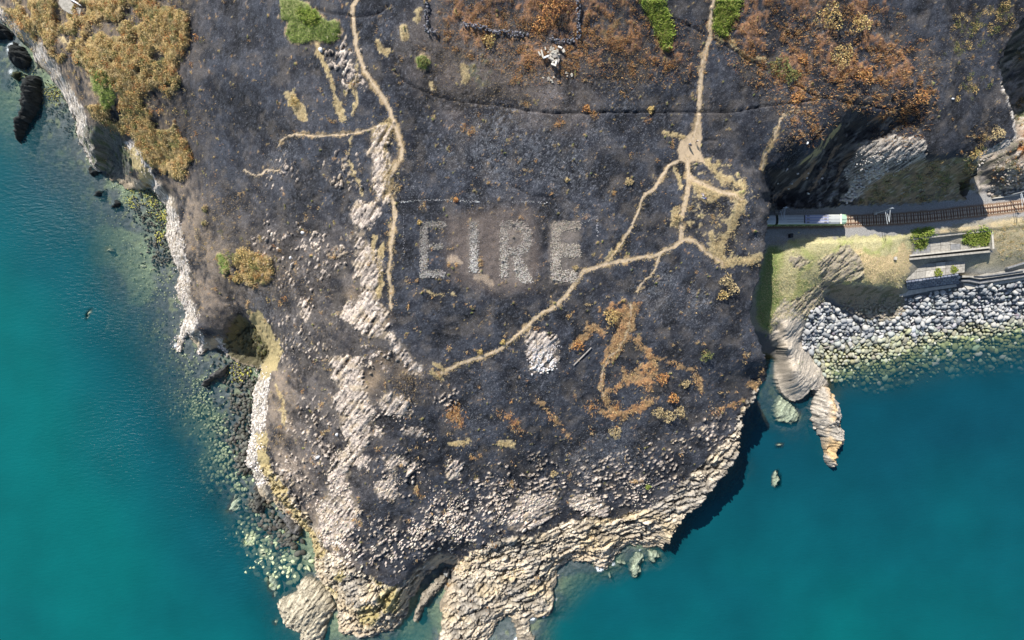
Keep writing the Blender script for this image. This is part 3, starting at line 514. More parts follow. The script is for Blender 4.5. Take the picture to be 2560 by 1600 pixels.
eb = mix(eb, c(.235, .145, .085), bal * .92)
cliffB = S(blur(pmask([(2068,712),(2130,712),(2190,722),(2258,718),(2262,765),(2230,790),(2180,785),(2130,770),(2075,745)]), 5)) * iB
spine = S(blur(pmask([(1925,800),(1960,745),(2010,795),(1999,860),(2040,900),(2075,960),(2040,985),(1980,1010),(1935,980),(1935,860)]), 5)) * iB
spk = c(.56, .49, .40)[None, None] * (.72 + .35 * idb + .5 * (stk - .45) + .3 * (nf - .5))[..., None] * (.72 + .28 * crb)[..., None]
eb = eb + (spk - eb) * np.clip(spine, 0, 1)[..., None]
beach = smooth(9.2, 8.4, Z) * iB * (1 - np.clip(spine * 1.2, 0, 1))
eb = mix(eb, c(.13, .135, .14), beach * (1 - cliffB))
eb = mix(eb, c(.27, .22, .155), cliffB * (.55 + .5 * idS)); eb = mix(eb, c(.10, .11, .06), cliffB * smooth(.5, .62, n2) * .7); eb = mix(eb, c(.11, .11, .05), beach * smooth(1.6, .2, Z))
rightwild = S(blur(pmask([(2480,560),(2880,520),(2880,700),(2560,690),(2410,700),(2420,660),(2490,640)]), 8)) * iB
eb = mix(eb, c(.40, .35, .22), rightwild * (.6 + .3 * n2)); eb = mix(eb, c(.42, .40, .35), rightwild * smooth(655, 690, V) * .9)
upr = S(blur(pmask([(2440,480),(2880,440),(2880,-100),(2600,0),(2500,120),(2520,300),(2540,350),(2440,400)]), 6)) * iB
eb = mix(eb, c(.38, .32, .26), upr * smooth(.4, .6, n1)); eb = mix(eb, c(.13, .12, .12), upr * smooth(.6, .4, n1) * .8)
eb = mix(eb, c(.34, .14, .045), S(spots([(2556, 370, 22), (2575, 340, 30), (2590, 390, 30)])) * iB); eb = mix(eb, c(.06, .10, .03), S(spots([(2556, 285, 18), (2580, 290, 25)])) * iB)
base = np.where(inB[..., None], eb, base)
eb2 = mix(base, c(.19, .30, .035), mBright * iB); base = eb2
sb_ = np.zeros_like(base) + c(.12, .135, .135); sb_ = sb_ * (.55 + .9 * n2)[..., None]
sb_ = mix(sb_, c(.30, .33, .17), smooth(.55, .7, fbm(X * .6, Y * .6, 3, 402)) * .5); sb_ = mix(sb_, c(.24, .31, .18), smooth(.5, .66, fbm(X * .09, Y * .09, 3, 403)) * .7)
base = np.where(land[..., None], base, sb_)
wet = np.where(land & (Z < 0.9) & (Z > -1), 1 - smooth(.3, .9, Z), 0)
base = base * (1 - .45 * wet * (1 - mWhite))[..., None]
letm = S(blur(pmask([(1252,552),(1322,556),(1332,620),(1320,636),(1336,706),(1292,712),(1250,700)],[(1376,552),(1452,552),(1452,645),(1448,706),(1376,708)],[(1170,552),(1196,552),(1196,690),(1170,690)]), 5)) * iA
base = mix(base, c(.20, .17, .145), letm * (.5 + .4 * n2))
upn = S(blur(pmask([(2440,480),(2880,440),(2880,-100),(2600,0),(2500,120),(2520,300),(2540,350),(2440,400)]), 6)) * iB
base = mix(base, c(.10, .10, .07), upn * smooth(.52, .6, n2) * .8); base = mix(base, c(.48, .42, .36), upn * smooth(.6, .66, fbm(X * .7, Y * .7, 3, 901)) * .8)
base = np.clip(base, .006, .8).astype(np.float32)
ash_a = np.clip(iA * (.35 + .9 * mAsh) * soft * (1 - np.maximum.reduce([mTan, mOr, mScrub, mGreen, mBright])), 0, 1)
# ------------------------------------------------------------------ materials
def nodes_mat(name):
    m = bpy.data.materials.new(name); m.use_nodes = True; return m, m.node_tree.nodes, m.node_tree.links, m.node_tree.nodes['Principled BSDF']

def attr_mat(name, rough=.9, var=.35, scale=6.0, bump=.25, spec=.25, vegetal=False):
    m, n, l, p = nodes_mat(name)
    a = n.new('ShaderNodeAttribute'); a.attribute_name = 'albedo'
    g = n.new('ShaderNodeNewGeometry'); t = n.new('ShaderNodeTexNoise'); t.inputs['Scale'].default_value = scale; t.inputs['Detail'].default_value = 3
    l.new(g.outputs['Position'], t.inputs['Vector'])
    r = n.new('ShaderNodeMapRange'); r.inputs['From Min'].default_value = .3; r.inputs['From Max'].default_value = .7
    r.inputs['To Min'].default_value = 1 - var; r.inputs['To Max'].default_value = 1 + var; l.new(t.outputs['Fac'], r.inputs['Value'])
    v = n.new('ShaderNodeVectorMath'); v.operation = 'SCALE'; l.new(a.outputs['Color'], v.inputs[0]); l.new(r.outputs['Result'], v.inputs['Scale'])
    l.new(v.outputs['Vector'], p.inputs['Base Color']); p.inputs['Roughness'].default_value = rough; p.inputs['Specular IOR Level'].default_value = spec
    if bump:
        b = n.new('ShaderNodeBump'); b.inputs['Strength'].default_value = bump; b.inputs['Distance'].default_value = .25
        l.new(t.outputs['Fac'], b.inputs['Height']); l.new(b.outputs['Normal'], p.inputs['Normal'])
    return m

def mat(name, col, rough=.8, var=.15, scale=4.0, metal=0.0, bump=.15):
    m, n, l, p = nodes_mat(name)
    g = n.new('ShaderNodeTexCoord'); t = n.new('ShaderNodeTexNoise'); t.inputs['Scale'].default_value = scale; t.inputs['Detail'].default_value = 4
    l.new(g.outputs['Object'], t.inputs['Vector'])
    r = n.new('ShaderNodeValToRGB'); r.color_ramp.elements[0].position = .3; r.color_ramp.elements[1].position = .72
    r.color_ramp.elements[0].color = tuple(x * (1 - var) for x in col) + (1,); r.color_ramp.elements[1].color = tuple(min(1, x * (1 + var)) for x in col) + (1,)
    l.new(t.outputs['Fac'], r.inputs['Fac']); l.new(r.outputs['Color'], p.inputs['Base Color'])
    p.inputs['Roughness'].default_value = rough; p.inputs['Metallic'].default_value = metal
    if bump:
        b = n.new('ShaderNodeBump'); b.inputs['Strength'].default_value = bump; b.inputs['Distance'].default_value = .05
        l.new(t.outputs['Fac'], b.inputs['Height']); l.new(b.outputs['Normal'], p.inputs['Normal'])
    return m

M_ground = attr_mat("ground_cover", .92, .55, 6.5, .8)
def ash_specks(m):
    n = m.node_tree.nodes; l = m.node_tree.links; p = n['Principled BSDF']; old = p.inputs['Base Color'].links[0].from_socket
    a = n.new('ShaderNodeAttribute'); a.attribute_name = 'ash'; g = n.new('ShaderNodeNewGeometry'); t = n.new('ShaderNodeTexNoise'); t.inputs['Scale'].default_value = 3.6; t.inputs['Detail'].default_value = 5; t.inputs['Roughness'].default_value = .7
    l.new(g.outputs['Position'], t.inputs['Vector']); r = n.new('ShaderNodeMapRange'); r.inputs['From Min'].default_value = .56; r.inputs['From Max'].default_value = .68; l.new(t.outputs['Fac'], r.inputs['Value'])
    k = n.new('ShaderNodeMath'); k.operation = 'MULTIPLY'; l.new(r.outputs[0], k.inputs[0]); l.new(a.outputs['Fac'], k.inputs[1])
    x = n.new('ShaderNodeMix'); x.data_type = 'RGBA'; l.new(k.outputs[0], x.inputs['Factor']); l.new(old, x.inputs['A']); x.inputs['B'].default_value = (.34, .35, .385, 1)
    t2 = n.new('ShaderNodeTexNoise'); t2.inputs['Scale'].default_value = 2.4; t2.inputs['Detail'].default_value = 5; t2.inputs['Roughness'].default_value = .7; mp_ = n.new('ShaderNodeMapping'); mp_.inputs['Location'].default_value = (37, 11, 5); l.new(g.outputs['Position'], mp_.inputs['Vector']); l.new(mp_.outputs[0], t2.inputs['Vector'])
    r2 = n.new('ShaderNodeMapRange'); r2.inputs['From Min'].default_value = .55; r2.inputs['From Max'].default_value = .66; r2.inputs['To Max'].default_value = .75; l.new(t2.outputs['Fac'], r2.inputs['Value'])
    k2 = n.new('ShaderNodeMath'); k2.operation = 'MULTIPLY'; l.new(r2.outputs[0], k2.inputs[0]); l.new(a.outputs['Fac'], k2.inputs[1]); k3 = n.new('ShaderNodeMath'); k3.operation = 'MULTIPLY'; k3.use_clamp = True; k3.inputs[1].default_value = 2.2; l.new(k2.outputs[0], k3.inputs[0])
    y = n.new('ShaderNodeMix'); y.data_type = 'RGBA'; l.new(k3.outputs[0], y.inputs['Factor']); l.new(x.outputs['Result'], y.inputs['A']); y.inputs['B'].default_value = (.022, .024, .034, 1); l.new(y.outputs['Result'], p.inputs['Base Color'])
ash_specks(M_ground)
M_rocky = attr_mat("bare_rock", .85, .28, 4.5, .9)
M_leaf = attr_mat("dry_leaves", .85, .2, 3.0, 0)
M_stone = attr_mat("loose_stone", .85, .18, 5.0, .4)
M_path = attr_mat("trodden_earth", .95, .10, 4.0, .2)

# ------------------------------------------------------------------ object helpers
LINK = scene.collection.objects.link
def tag(o, label=None, cat=None, group=None, kind=None):
    if label: o['label'] = label
    if cat: o['category'] = cat
    if group: o['group'] = group
    if kind: o['kind'] = kind
    return o

def np_mesh(name, Vt, Ft, C=None, m=None, sm=False, parent=None):
    """vertices (n,3), faces (k,3 or 4), colours (n,3)"""
    Vt = np.ascontiguousarray(Vt, np.float32); Ft = np.ascontiguousarray(Ft, np.int32); k = Ft.shape[1]
    me = bpy.data.meshes.new(name); me.vertices.add(len(Vt)); me.vertices.foreach_set('co', Vt.ravel())
    me.loops.add(Ft.size); me.loops.foreach_set('vertex_index', Ft.ravel())
    me.polygons.add(len(Ft)); me.polygons.foreach_set('loop_start', np.arange(0, Ft.size, k, dtype=np.int32))
    me.polygons.foreach_set('loop_total', np.full(len(Ft), k, np.int32))
    if sm: me.polygons.foreach_set('use_smooth', np.ones(len(Ft), bool))
    if C is not None:
        a = me.color_attributes.new('albedo', 'FLOAT_COLOR', 'POINT')
        cc = np.ones((len(Vt), 4), np.float32); cc[:, :3] = C; a.data.foreach_set('color', cc.ravel())
    me.update(); me.validate()
    if m: me.materials.append(m)
    o = bpy.data.objects.new(name, me); LINK(o)
    if parent: o.parent = parent
    return o

def thing(name, label, cat, loc=(0, 0, 0), rz=0.0, group=None):
    o = bpy.data.objects.new(name, None); LINK(o); o.location = loc; o.rotation_euler = (0, 0, rz); o.empty_display_size = .5
    return tag(o, label, cat, group)

# ------------------------------------------------------------------ the terrain, split by what it is
fr_u, fr_v = proj(X, Y, Z)
keep = land | (Z > -6.5)
fine = (np.abs(X) < 174.01) & (np.abs(Y) < 112.3)
q = keep[:-1, :-1] | keep[1:, :-1] | keep[:-1, 1:] | keep[1:, 1:]
cls = np.zeros(X.shape, np.int8)                 # 0 burnt slope
cls[(mScrub > .5) | (mRust > .6)] = 1            # scrubby slope
cls[(mTan > .5) | (mOr > .5)] = 2                # dry grass
cls[(mGreen > .5) | ((mBright > .5) & inA)] = 3
cls[(mCoast > .5) | (nearL > .5) | (mWhite > .5) | (mBuff > .5) | (mGully > .5)] = 4      # shore rock
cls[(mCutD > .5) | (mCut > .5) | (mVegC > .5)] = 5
ocs = list(outcrops.keys()); oc_idx = np.argmax(np.stack([S(ocr[k]) for k in ocs]), axis=0)
osel = (mOut > .5) & (oc > .15) & (cls != 4); cls[osel] = (20 + oc_idx[osel]).astype(np.int8)
cls[mPath > .5] = 6
cls[inB] = 7; cls[inB & (spine > .5)] = 8; cls[inB & (beach > .5)] = 9; cls[inB & (gravel > .5)] = 10
cls[~land] = 11
names = {0: ("burnt_hillside", M_ground), 1: ("scrub_slope", M_ground), 2: ("dry_grass_ground", M_ground), 3: ("green_ground", M_ground), 4: ("rocky_shore", M_rocky),
         5: ("cutting_slope", M_rocky), 6: ("footpath", M_path), 7: ("grassy_bank", M_ground), 8: ("rock_promontory", M_rocky), 9: ("beach", M_rocky), 10: ("railway_bed", M_ground), 11: ("seabed", M_ground)}
lowrow = {}
idx = np.arange(NX * NY).reshape(NY, NX)
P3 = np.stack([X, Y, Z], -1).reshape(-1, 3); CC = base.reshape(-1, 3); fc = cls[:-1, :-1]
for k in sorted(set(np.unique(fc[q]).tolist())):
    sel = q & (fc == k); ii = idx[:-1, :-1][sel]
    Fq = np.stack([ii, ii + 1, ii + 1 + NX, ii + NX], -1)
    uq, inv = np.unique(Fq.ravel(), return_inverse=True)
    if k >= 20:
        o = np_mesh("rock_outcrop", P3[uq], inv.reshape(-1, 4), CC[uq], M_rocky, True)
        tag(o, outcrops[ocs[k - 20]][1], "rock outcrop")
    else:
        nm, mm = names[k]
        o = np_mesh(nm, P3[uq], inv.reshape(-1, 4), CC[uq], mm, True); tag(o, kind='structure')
        if mm is M_ground: aa = o.data.attributes.new('ash', 'FLOAT', 'POINT'); aa.data.foreach_set('value', ash_a.ravel()[uq].astype(np.float32))

# ground height under any world point, and the point of the ground seen at a photograph pixel
def bi(A, x, y):
    ix = np.clip(np.searchsorted(gx, x) - 1, 0, NX - 2); iy = np.clip(np.searchsorted(gy, y) - 1, 0, NY - 2)
    fx = (x - gx[ix]) / (gx[ix + 1] - gx[ix]); fy = (y - gy[iy]) / (gy[iy + 1] - gy[iy])
    return (A[iy, ix] * (1 - fx) + A[iy, ix + 1] * fx) * (1 - fy) + (A[iy + 1, ix] * (1 - fx) + A[iy + 1, ix + 1] * fx) * fy
def ground(x, y): return float(bi(Z, np.array([x], float), np.array([y], float))[0])
def locate(u, v, zmin=-8.0):
    u = np.atleast_1d(np.asarray(u, float)); v = np.atleast_1d(np.asarray(v, float))
    z = np.full(u.shape, 82.0); done = np.zeros(u.shape, bool)
    act = np.arange(len(u)); lo = np.full(u.shape, float(zmin)); hi = lo.copy()
    for st_ in np.arange(82.0, zmin, -1.0):
        k = (HC - st_) / F; hit = bi(Z, (u[act] - 1280) * k, (800 - v[act]) * k) >= st_
        lo[act[hit]] = st_; hi[act[hit]] = st_ + 1.0; act = act[~hit]
        if not len(act): break
    for _ in range(4):
        z = (lo + hi) / 2; k = (HC - z) / F; g = bi(Z, (u - 1280) * k, (800 - v) * k) >= z; lo = np.where(g, z, lo); hi = np.where(g, hi, z)
    z = (lo + hi) / 2
    for _ in range(3):
        k = (HC - z) / F; g = bi(Z, (u - 1280) * k, (800 - v) * k)
        z = np.where(np.abs(g - z) < 1.0, g, z)
    k = (HC - z) / F
    return (u - 1280) * k, (800 - v) * k, z
def at(u, v):
    x, y, z = locate(u, v); return Vector((float(x[0]), float(y[0]), float(z[0])))
def px(u, v, z):
    k = (HC - z) / F; return Vector(((u - 1280) * k, (800 - v) * k, z))
def pick(mask, n, seed, gamma=1.0):
    r = np.random.default_rng(seed); m = mask[160:960, 160:1440].copy()      # inside the frame
    w = (m.ravel().clip(0, None) ** gamma).astype(np.float64); w /= w.sum()
    k = r.choice(len(w), n, p=w); u = (k % 1280) * ST + r.random(n) * ST; v = (k // 1280) * ST + r.random(n) * ST
    return u, v

# ------------------------------------------------------------------ water
def waxis(a, s, far):
    cc = np.arange(-a, a + s / 2, s); e = []; d = s; p = a
    while p < far: d *= 1.5; p += d; e.append(p)
    e = np.array(e); return np.concatenate([-e[::-1], cc, e])
wx = waxis(176, 0.8, 5000); wy = waxis(114, 0.8, 5000); WX, WY = np.meshgrid(wx, wy)
g_at = bi(Z, np.clip(WX, gx[0], gx[-1]), np.clip(WY, gy[0], gy[-1]))
far_ = (np.abs(WX) > 400) | (np.abs(WY) > 400)
sub = [([(1592,1382),(1605,1385),(1612,1400),(1602,1415),(1604,1435),(1596,1448),(1584,1445),(1575,1432),(1578,1412),(1585,1398)],"green white submerged rock, the longest off the southern shore"),
 ([(1620,1374),(1640,1380),(1654,1390),(1652,1398),(1642,1400),(1640,1410),(1628,1408),(1622,1394)],"submerged pale rock just off the southern shore, right of the long one"),([(1541,1405),(1555,1402),(1565,1408),(1560,1413),(1545,1414)],"faint green submerged rock left of the long one off the southern shore"),
 ([(1524,1440),(1530,1436),(1531,1447),(1525,1448)],"tiny green submerged rock below the white foam"),([(1933,1180),(1944,1172),(1951,1190),(1952,1216),(1938,1222),(1930,1208)],"pale green submerged rock alone in the eastern water"),
 ([(1938,1111),(1952,1108),(1962,1112),(1955,1117),(1940,1117)],"thin tan submerged rock near the sea stack"),([(214,798),(216,782),(226,770),(231,772),(222,788),(219,800)],"thin pale green submerged rock far out on the left"),([(265,618),(277,619),(279,626),(271,629),(265,625)],"small pale square submerged stone off the left shore"),
 ([(348,664),(362,660),(371,665),(364,672),(351,673)],"tan ringed submerged stone off the left shore"),([(592,1240),(596,1262),(590,1275),(577,1283),(566,1278),(572,1262),(582,1250)],"longer of the pair of pale slabs under water at lower left"),([(576,1250),(583,1240),(592,1236),(590,1246),(580,1253)],"shorter of the pair of pale slabs under water at lower left"),
 ([(668,1440),(676,1434),(686,1442),(691,1462),(690,1478),(674,1480),(668,1462)],"rounded pale submerged rock at bottom left, left of the slanting slab"),([(680,1482),(688,1484),(690,1495),(683,1495)],"small submerged stone below the rounded one at bottom left"),([(682,1555),(688,1548),(694,1556),(688,1566)],"small pale stone in the water at bottom left"),
 ([(612,1345),(622,1336),(634,1330),(639,1340),(630,1362),(618,1366),(608,1358)],"pale weedy submerged rock beside the lower left cliff"),([(648,1375),(660,1372),(670,1380),(664,1390),(654,1388)],"green submerged rock below the lower left cliff"),([(748,1384),(765,1378),(782,1384),(778,1400),(765,1408),(750,1398)],"yellow green weedy rock touching the left shore near the bottom"),
 ([(1945,1000),(1960,985),(1985,1010),(2000,1030),(2002,1045),(1990,1060),(1965,1060),(1940,1050),(1938,1030)],"wide green weedy reef under water beside the promontory"),([(1068,1538),(1076,1525),(1073,1540)],"small pale stone in the inlet beside the sliver")]
dep = np.clip(-g_at, 0, 20); dep[far_ & (g_at < 1)] = 16
wu_, wv_ = proj(WX, WY, 0.0)
sm_ = samp(blur(pmask(*[s_[0] for s_ in sub]), 5), wu_, wv_) * (1 - far_); dep = dep * (1 - np.clip(sm_ * 1.6, 0, 1)) + .55 * np.clip(sm_ * 1.6, 0, 1) * (dep > .5)
hueR = rbf([(0,0,.45),(100,300,.5),(0,700,.2),(0,1100,0),(0,1500,.05),(300,1400,0.05),(300,700,.75),(400,900,.8),(350,1100,.6),(550,1250,.75),(620,1450,.6),(500,1550,.3),(100,450,.9),(200,500,.9),(60,900,.05),(150,1200,0.0),
 (1080,1560,.45),(1270,1600,.3),(1450,1500,.4),(1500,1580,.35),(1700,1400,.6),(1700,1560,.3),(1900,1200,.9),(1900,1500,.4),(2000,1000,1.0),(2200,1000,1.0),(2500,1000,1.0),(2340,1030,1.15),(2100,1200,.85),(2500,1150,.75),(2400,1300,.45),(2560,1500,.35),(2100,1550,.35),(2000,1350,.55),(1560,1350,.6)])
hue = np.clip(samp(hueR, wu_, wv_, U0, V0, 8.0) + (fbm(WX * .03, WY * .03, 3, 501) - .5) * .5, 0, 1.2)
alpha = 1 - np.exp(-0.34 * np.clip(dep - .05, 0, 30)); alpha = 1 - (1 - alpha) * (1 - smooth(3.0, 6.2, dep))
foam_glitter = spots([(1500,1418,16),(1535,1410,12),(1575,1385,10,.6),(1330,1545,8),(1300,1598,18),(1360,1540,10),(30,120,26,.7),(60,165,18,.6),(25,180,18,.7),(440,862,8),(448,905,6,.7),(235,490,8,.6),(1390,1500,6),(1600,1375,10)])  # spots at upper left are sun glitter, painted white like the foam
foam_glitter = foam_glitter + .52 * spots([(1500,1420,40),(1560,1365,25),(1400,1480,40),(1390,1430,30),(1340,1560,40),(1300,1600,40),(1230,1600,40),(1110,1600,40),(1000,1570,50),(900,1600,50),(700,1530,40),(450,870,30),(40,140,70),(60,250,60),(190,380,30),(2000,1010,40),(2070,1100,60),(1700,1320,40)])
foam = smooth(.9, .05, np.where(g_at < .3, dep, 9)) * .25 + samp(foam_glitter, wu_ + (fbm(WX, WY, 2, 7) - .5) * 8, wv_) * (1 - far_)
wm, n, l, p = nodes_mat("sea_water")
def A_(nm):
    a = n.new('ShaderNodeAttribute'); a.attribute_name = nm; return a
aw = A_('water'); sepw = n.new('ShaderNodeSeparateColor'); l.new(aw.outputs['Color'], sepw.inputs[0])
cr = n.new('ShaderNodeValToRGB'); l.new(sepw.outputs[1], cr.inputs['Fac'])
e = cr.color_ramp.elements; e[0].position = 0; e[0].color = (.001, .092, .093, 1); e[1].position = 1; e[1].color = (.002, .044, .066, 1)
e2 = e.new(.5); e2.color = (.0015, .064, .080, 1)
geo = n.new('ShaderNodeNewGeometry')
mp = n.new('ShaderNodeMapping'); mp.inputs['Rotation'].default_value = (0, 0, R(-35)); mp.inputs['Scale'].default_value = (.42, 1.25, 1); l.new(geo.outputs['Position'], mp.inputs['Vector'])
nz = n.new('ShaderNodeTexNoise'); nz.inputs['Scale'].default_value = 1.0; nz.inputs['Detail'].default_value = 5; nz.inputs['Roughness'].default_value = .6; l.new(mp.outputs[0], nz.inputs['Vector'])
nz2 = n.new('ShaderNodeTexNoise'); nz2.inputs['Scale'].default_value = .06; nz2.inputs['Detail'].default_value = 3; l.new(geo.outputs['Position'], nz2.inputs['Vector'])
hm = n.new('ShaderNodeMath'); hm.operation = 'MULTIPLY'; l.new(nz.outputs['Fac'], hm.inputs[0]); l.new(sepw.outputs[2], hm.inputs[1])
bp = n.new('ShaderNodeBump'); bp.inputs['Strength'].default_value = 1.0; bp.inputs['Distance'].default_value = .5; l.new(hm.outputs[0], bp.inputs['Height'])
vr = n.new('ShaderNodeMapRange'); vr.inputs['From Min'].default_value = .3; vr.inputs['From Max'].default_value = .7; vr.inputs['To Min'].default_value = .9; vr.inputs['To Max'].default_value = 1.1; l.new(nz2.outputs['Fac'], vr.inputs['Value'])
vs_ = n.new('ShaderNodeVectorMath'); vs_.operation = 'SCALE'; l.new(cr.outputs['Color'], vs_.inputs[0]); l.new(vr.outputs[0], vs_.inputs['Scale'])
# foam, with sun glitter painted in at upper left
fa = A_('foam'); fn = n.new('ShaderNodeTexNoise'); fn.inputs['Scale'].default_value = 2.6; fn.inputs['Detail'].default_value = 5; fn.inputs['Roughness'].default_value = .75; l.new(geo.outputs['Position'], fn.inputs['Vector'])
ad = n.new('ShaderNodeMath'); ad.operation = 'ADD'; l.new(fa.outputs['Fac'], ad.inputs[0]); l.new(fn.outputs['Fac'], ad.inputs[1])
fr = n.new('ShaderNodeMapRange'); fr.inputs['From Min'].default_value = 1.12; fr.inputs['From Max'].default_value = 1.5; l.new(ad.outputs[0], fr.inputs['Value'])
mc = n.new('ShaderNodeMix'); mc.data_type = 'RGBA'; l.new(fr.outputs[0], mc.inputs['Factor']); l.new(vs_.outputs[0], mc.inputs['A']); mc.inputs['B'].default_value = (.7, .75, .78, 1)
l.new(mc.outputs['Result'], p.inputs['Base Color']); p.inputs['Roughness'].default_value = .3; p.inputs['IOR'].default_value = 1.33; p.inputs['Specular IOR Level'].default_value = .32
l.new(bp.outputs['Normal'], p.inputs['Normal'])
am = n.new('ShaderNodeMath'); am.operation = 'MAXIMUM'; l.new(sepw.outputs[0], am.inputs[0]); l.new(fr.outputs[0], am.inputs[1])
l.new(am.outputs[0], p.inputs['Alpha'])
rip = samp(spots([(150,500,260),(300,750,260),(400,1000,240),(500,1200,220),(650,1400,150),(100,300,200),(300,1100,250),(560,1350,120)]), wu_, wv_)
rip = np.clip(.16 + .5 * rip, 0, 1) * (1 - far_)
ok = ~((g_at > 1.2)); oq = ok[:-1, :-1] | ok[1:, :-1] | ok[:-1, 1:] | ok[1:, 1:]
wi = np.arange(WX.size).reshape(WX.shape); ii = wi[:-1, :-1][oq]; w_ = WX.shape[1]
Fq = np.stack([ii, ii + 1, ii + 1 + w_, ii + w_], -1); uq, inv = np.unique(Fq.ravel(), return_inverse=True)
Wp = np.stack([WX, WY, 0 * WX], -1).reshape(-1, 3)[uq]
sea = np_mesh("sea", Wp, inv.reshape(-1, 4), None, wm, True); tag(sea, kind='structure')
a = sea.data.color_attributes.new('water', 'FLOAT_COLOR', 'POINT'); cc = np.ones((len(uq), 4), np.float32)
cc[:, 0] = alpha.ravel()[uq]; cc[:, 1] = hue.ravel()[uq]; cc[:, 2] = rip.ravel()[uq]; a.data.foreach_set('color', cc.ravel())
a = sea.data.attributes.new('foam', 'FLOAT', 'POINT'); a.data.foreach_set('value', foam.ravel()[uq].astype(np.float32))
# ------------------------------------------------------------------ stones
def ico(sub=0):
    t = (1 + 5 ** .5) / 2
    v = [(-1,t,0),(1,t,0),(-1,-t,0),(1,-t,0),(0,-1,t),(0,1,t),(0,-1,-t),(0,1,-t),(t,0,-1),(t,0,1),(-t,0,-1),(-t,0,1)]
    f = [(0,11,5),(0,5,1),(0,1,7),(0,7,10),(0,10,11),(1,5,9),(5,11,4),(11,10,2),(10,7,6),(7,1,8),(3,9,4),(3,4,2),(3,2,6),(3,6,8),(3,8,9),(4,9,5),(2,4,11),(6,2,10),(8,6,7),(9,8,1)]
    v = [np.array(a, float) / math.hypot(1, t) for a in v]
    for _ in range(sub):
        cache = {}; nf_ = []
        def mid(a, b):
            k = (min(a, b), max(a, b))
            if k not in cache:
                p = v[a] + v[b]; v.append(p / np.linalg.norm(p)); cache[k] = len(v) - 1
            return cache[k]
        for a, b, d in f:
            x, y, z = mid(a, b), mid(b, d), mid(d, a); nf_ += [(a, x, z), (b, y, x), (d, z, y), (x, y, z)]
        f = nf_
    return np.array(v), np.array(f)
def stone_shape(seed, sub=0, planes=9):
    r = np.random.default_rng(seed); v, f = ico(sub)
    n = r.normal(size=(planes, 3)); n /= np.linalg.norm(n, axis=1)[:, None]; d = r.uniform(.55, .9, planes)
    dots = v @ n.T; k = np.where(dots > 1e-3, d[None] / np.maximum(dots, 1e-3), 9).min(axis=1)
    v = v * np.minimum(k, 1.0)[:, None] * r.uniform(.93, 1.07, (len(v), 1)); return v, f
SH0 = [stone_shape(100 + i, 0, 6) for i in range(10)]; SH1 = [stone_shape(200 + i, 1, 8) for i in range(10)]

def rotmats(r, n, tilt=.4):
    a = r.uniform(0, 2 * math.pi, n); tx = r.normal(0, tilt, n); ty = r.normal(0, tilt, n)
    ca, sa_ = np.cos(a), np.sin(a); z = np.zeros(n); o = np.ones(n)
    Rz = np.stack([np.stack([ca, -sa_, z], -1), np.stack([sa_, ca, z], -1), np.stack([z, z, o], -1)], -2)
    cx, sx = np.cos(tx), np.sin(tx); Rx = np.stack([np.stack([o, z, z], -1), np.stack([z, cx, -sx], -1), np.stack([z, sx, cx], -1)], -2)
    cy, sy = np.cos(ty), np.sin(ty); Ry = np.stack([np.stack([cy, z, sy], -1), np.stack([z, o, z], -1), np.stack([-sy, z, cy], -1)], -2)
    return Rz @ Rx @ Ry
def rocks(name, pos, size, col, seed, shapes=SH0, m=None, parent=None, tilt=.4, sm=False, yaw=None):
    r = np.random.default_rng(seed); n = len(pos); RM = rotmats(r, n, tilt)
    if yaw is not None:
        a = yaw + r.normal(0, .22, n); RM = rotmats(r, n, tilt * .0 + 1e-6); RM[:] = 0; RM[:, 0, 0] = np.cos(a); RM[:, 0, 1] = -np.sin(a); RM[:, 1, 0] = np.sin(a); RM[:, 1, 1] = np.cos(a); RM[:, 2, 2] = 1; t_ = r.normal(.25, .25, n); RX = np.zeros((n, 3, 3)); RX[:, 0, 0] = 1; RX[:, 1, 1] = np.cos(t_); RX[:, 2, 2] = np.cos(t_); RX[:, 1, 2] = -np.sin(t_); RX[:, 2, 1] = np.sin(t_); RM = RM @ RX; size = size * np.array([1.4, .8, .8])
    Vs_, Fs, Cs = [], [], []; off = 0
    w = r.integers(0, len(shapes), n)
    for k, (v, f) in enumerate(shapes):
        s = np.where(w == k)[0]
        if not len(s): continue
        vv_ = np.einsum('nij,nvj->nvi', RM[s], v[None] * size[s][:, None, :]) + pos[s][:, None, :]
        Vs_.append(vv_.reshape(-1, 3)); Fs.append((f[None] + (np.arange(len(s)) * len(v))[:, None, None]).reshape(-1, 3) + off); off += len(s) * len(v)
        Cs.append(np.repeat(col[s], len(v), axis=0))
    return np_mesh(name, np.concatenate(Vs_), np.concatenate(Fs), np.concatenate(Cs), m or M_stone, sm, parent)
def sizes(r, n, lo, hi, flat=.7, p=2.0):
    s = lo + (hi - lo) * r.random(n) ** p; return np.stack([s * r.uniform(.75, 1.25, n), s * r.uniform(.6, 1.0, n), s * r.uniform(flat * .6, flat, n)], -1) * .5
def tint(r, n, col, var=.2, cv=.05):
    return np.clip(np.array(col)[None] * (1 + r.uniform(-var, var, (n, 1))) + r.uniform(-cv, cv, (n, 3)) * np.array(col)[None], .005, .85)
def scatter(name, mask, n, seed, lo, hi, col, cat_kind='stuff', flat=.7, sink=.15, var=.25, m=None, shapes=SH0, gamma=1.0, p=2.0, zmin=-8., tilt=.4, cond=None, yaw=None):
    r = np.random.default_rng(seed); u, v = pick(mask, n, seed, gamma); x, y, z = locate(u, v, zmin)
    s = sizes(r, n, lo, hi, flat, p); cl = tint(r, n, col, var)
    if cond is not None: k = cond(x, y, z); x, y, z, s, cl = x[k], y[k], z[k], s[k], cl[k]
    o = rocks(name, np.stack([x, y, z + s[:, 2] * (1 - sink * 2)], -1), s, cl, seed, shapes, m, tilt=tilt, yaw=yaw); tag(o, kind=cat_kind); return o

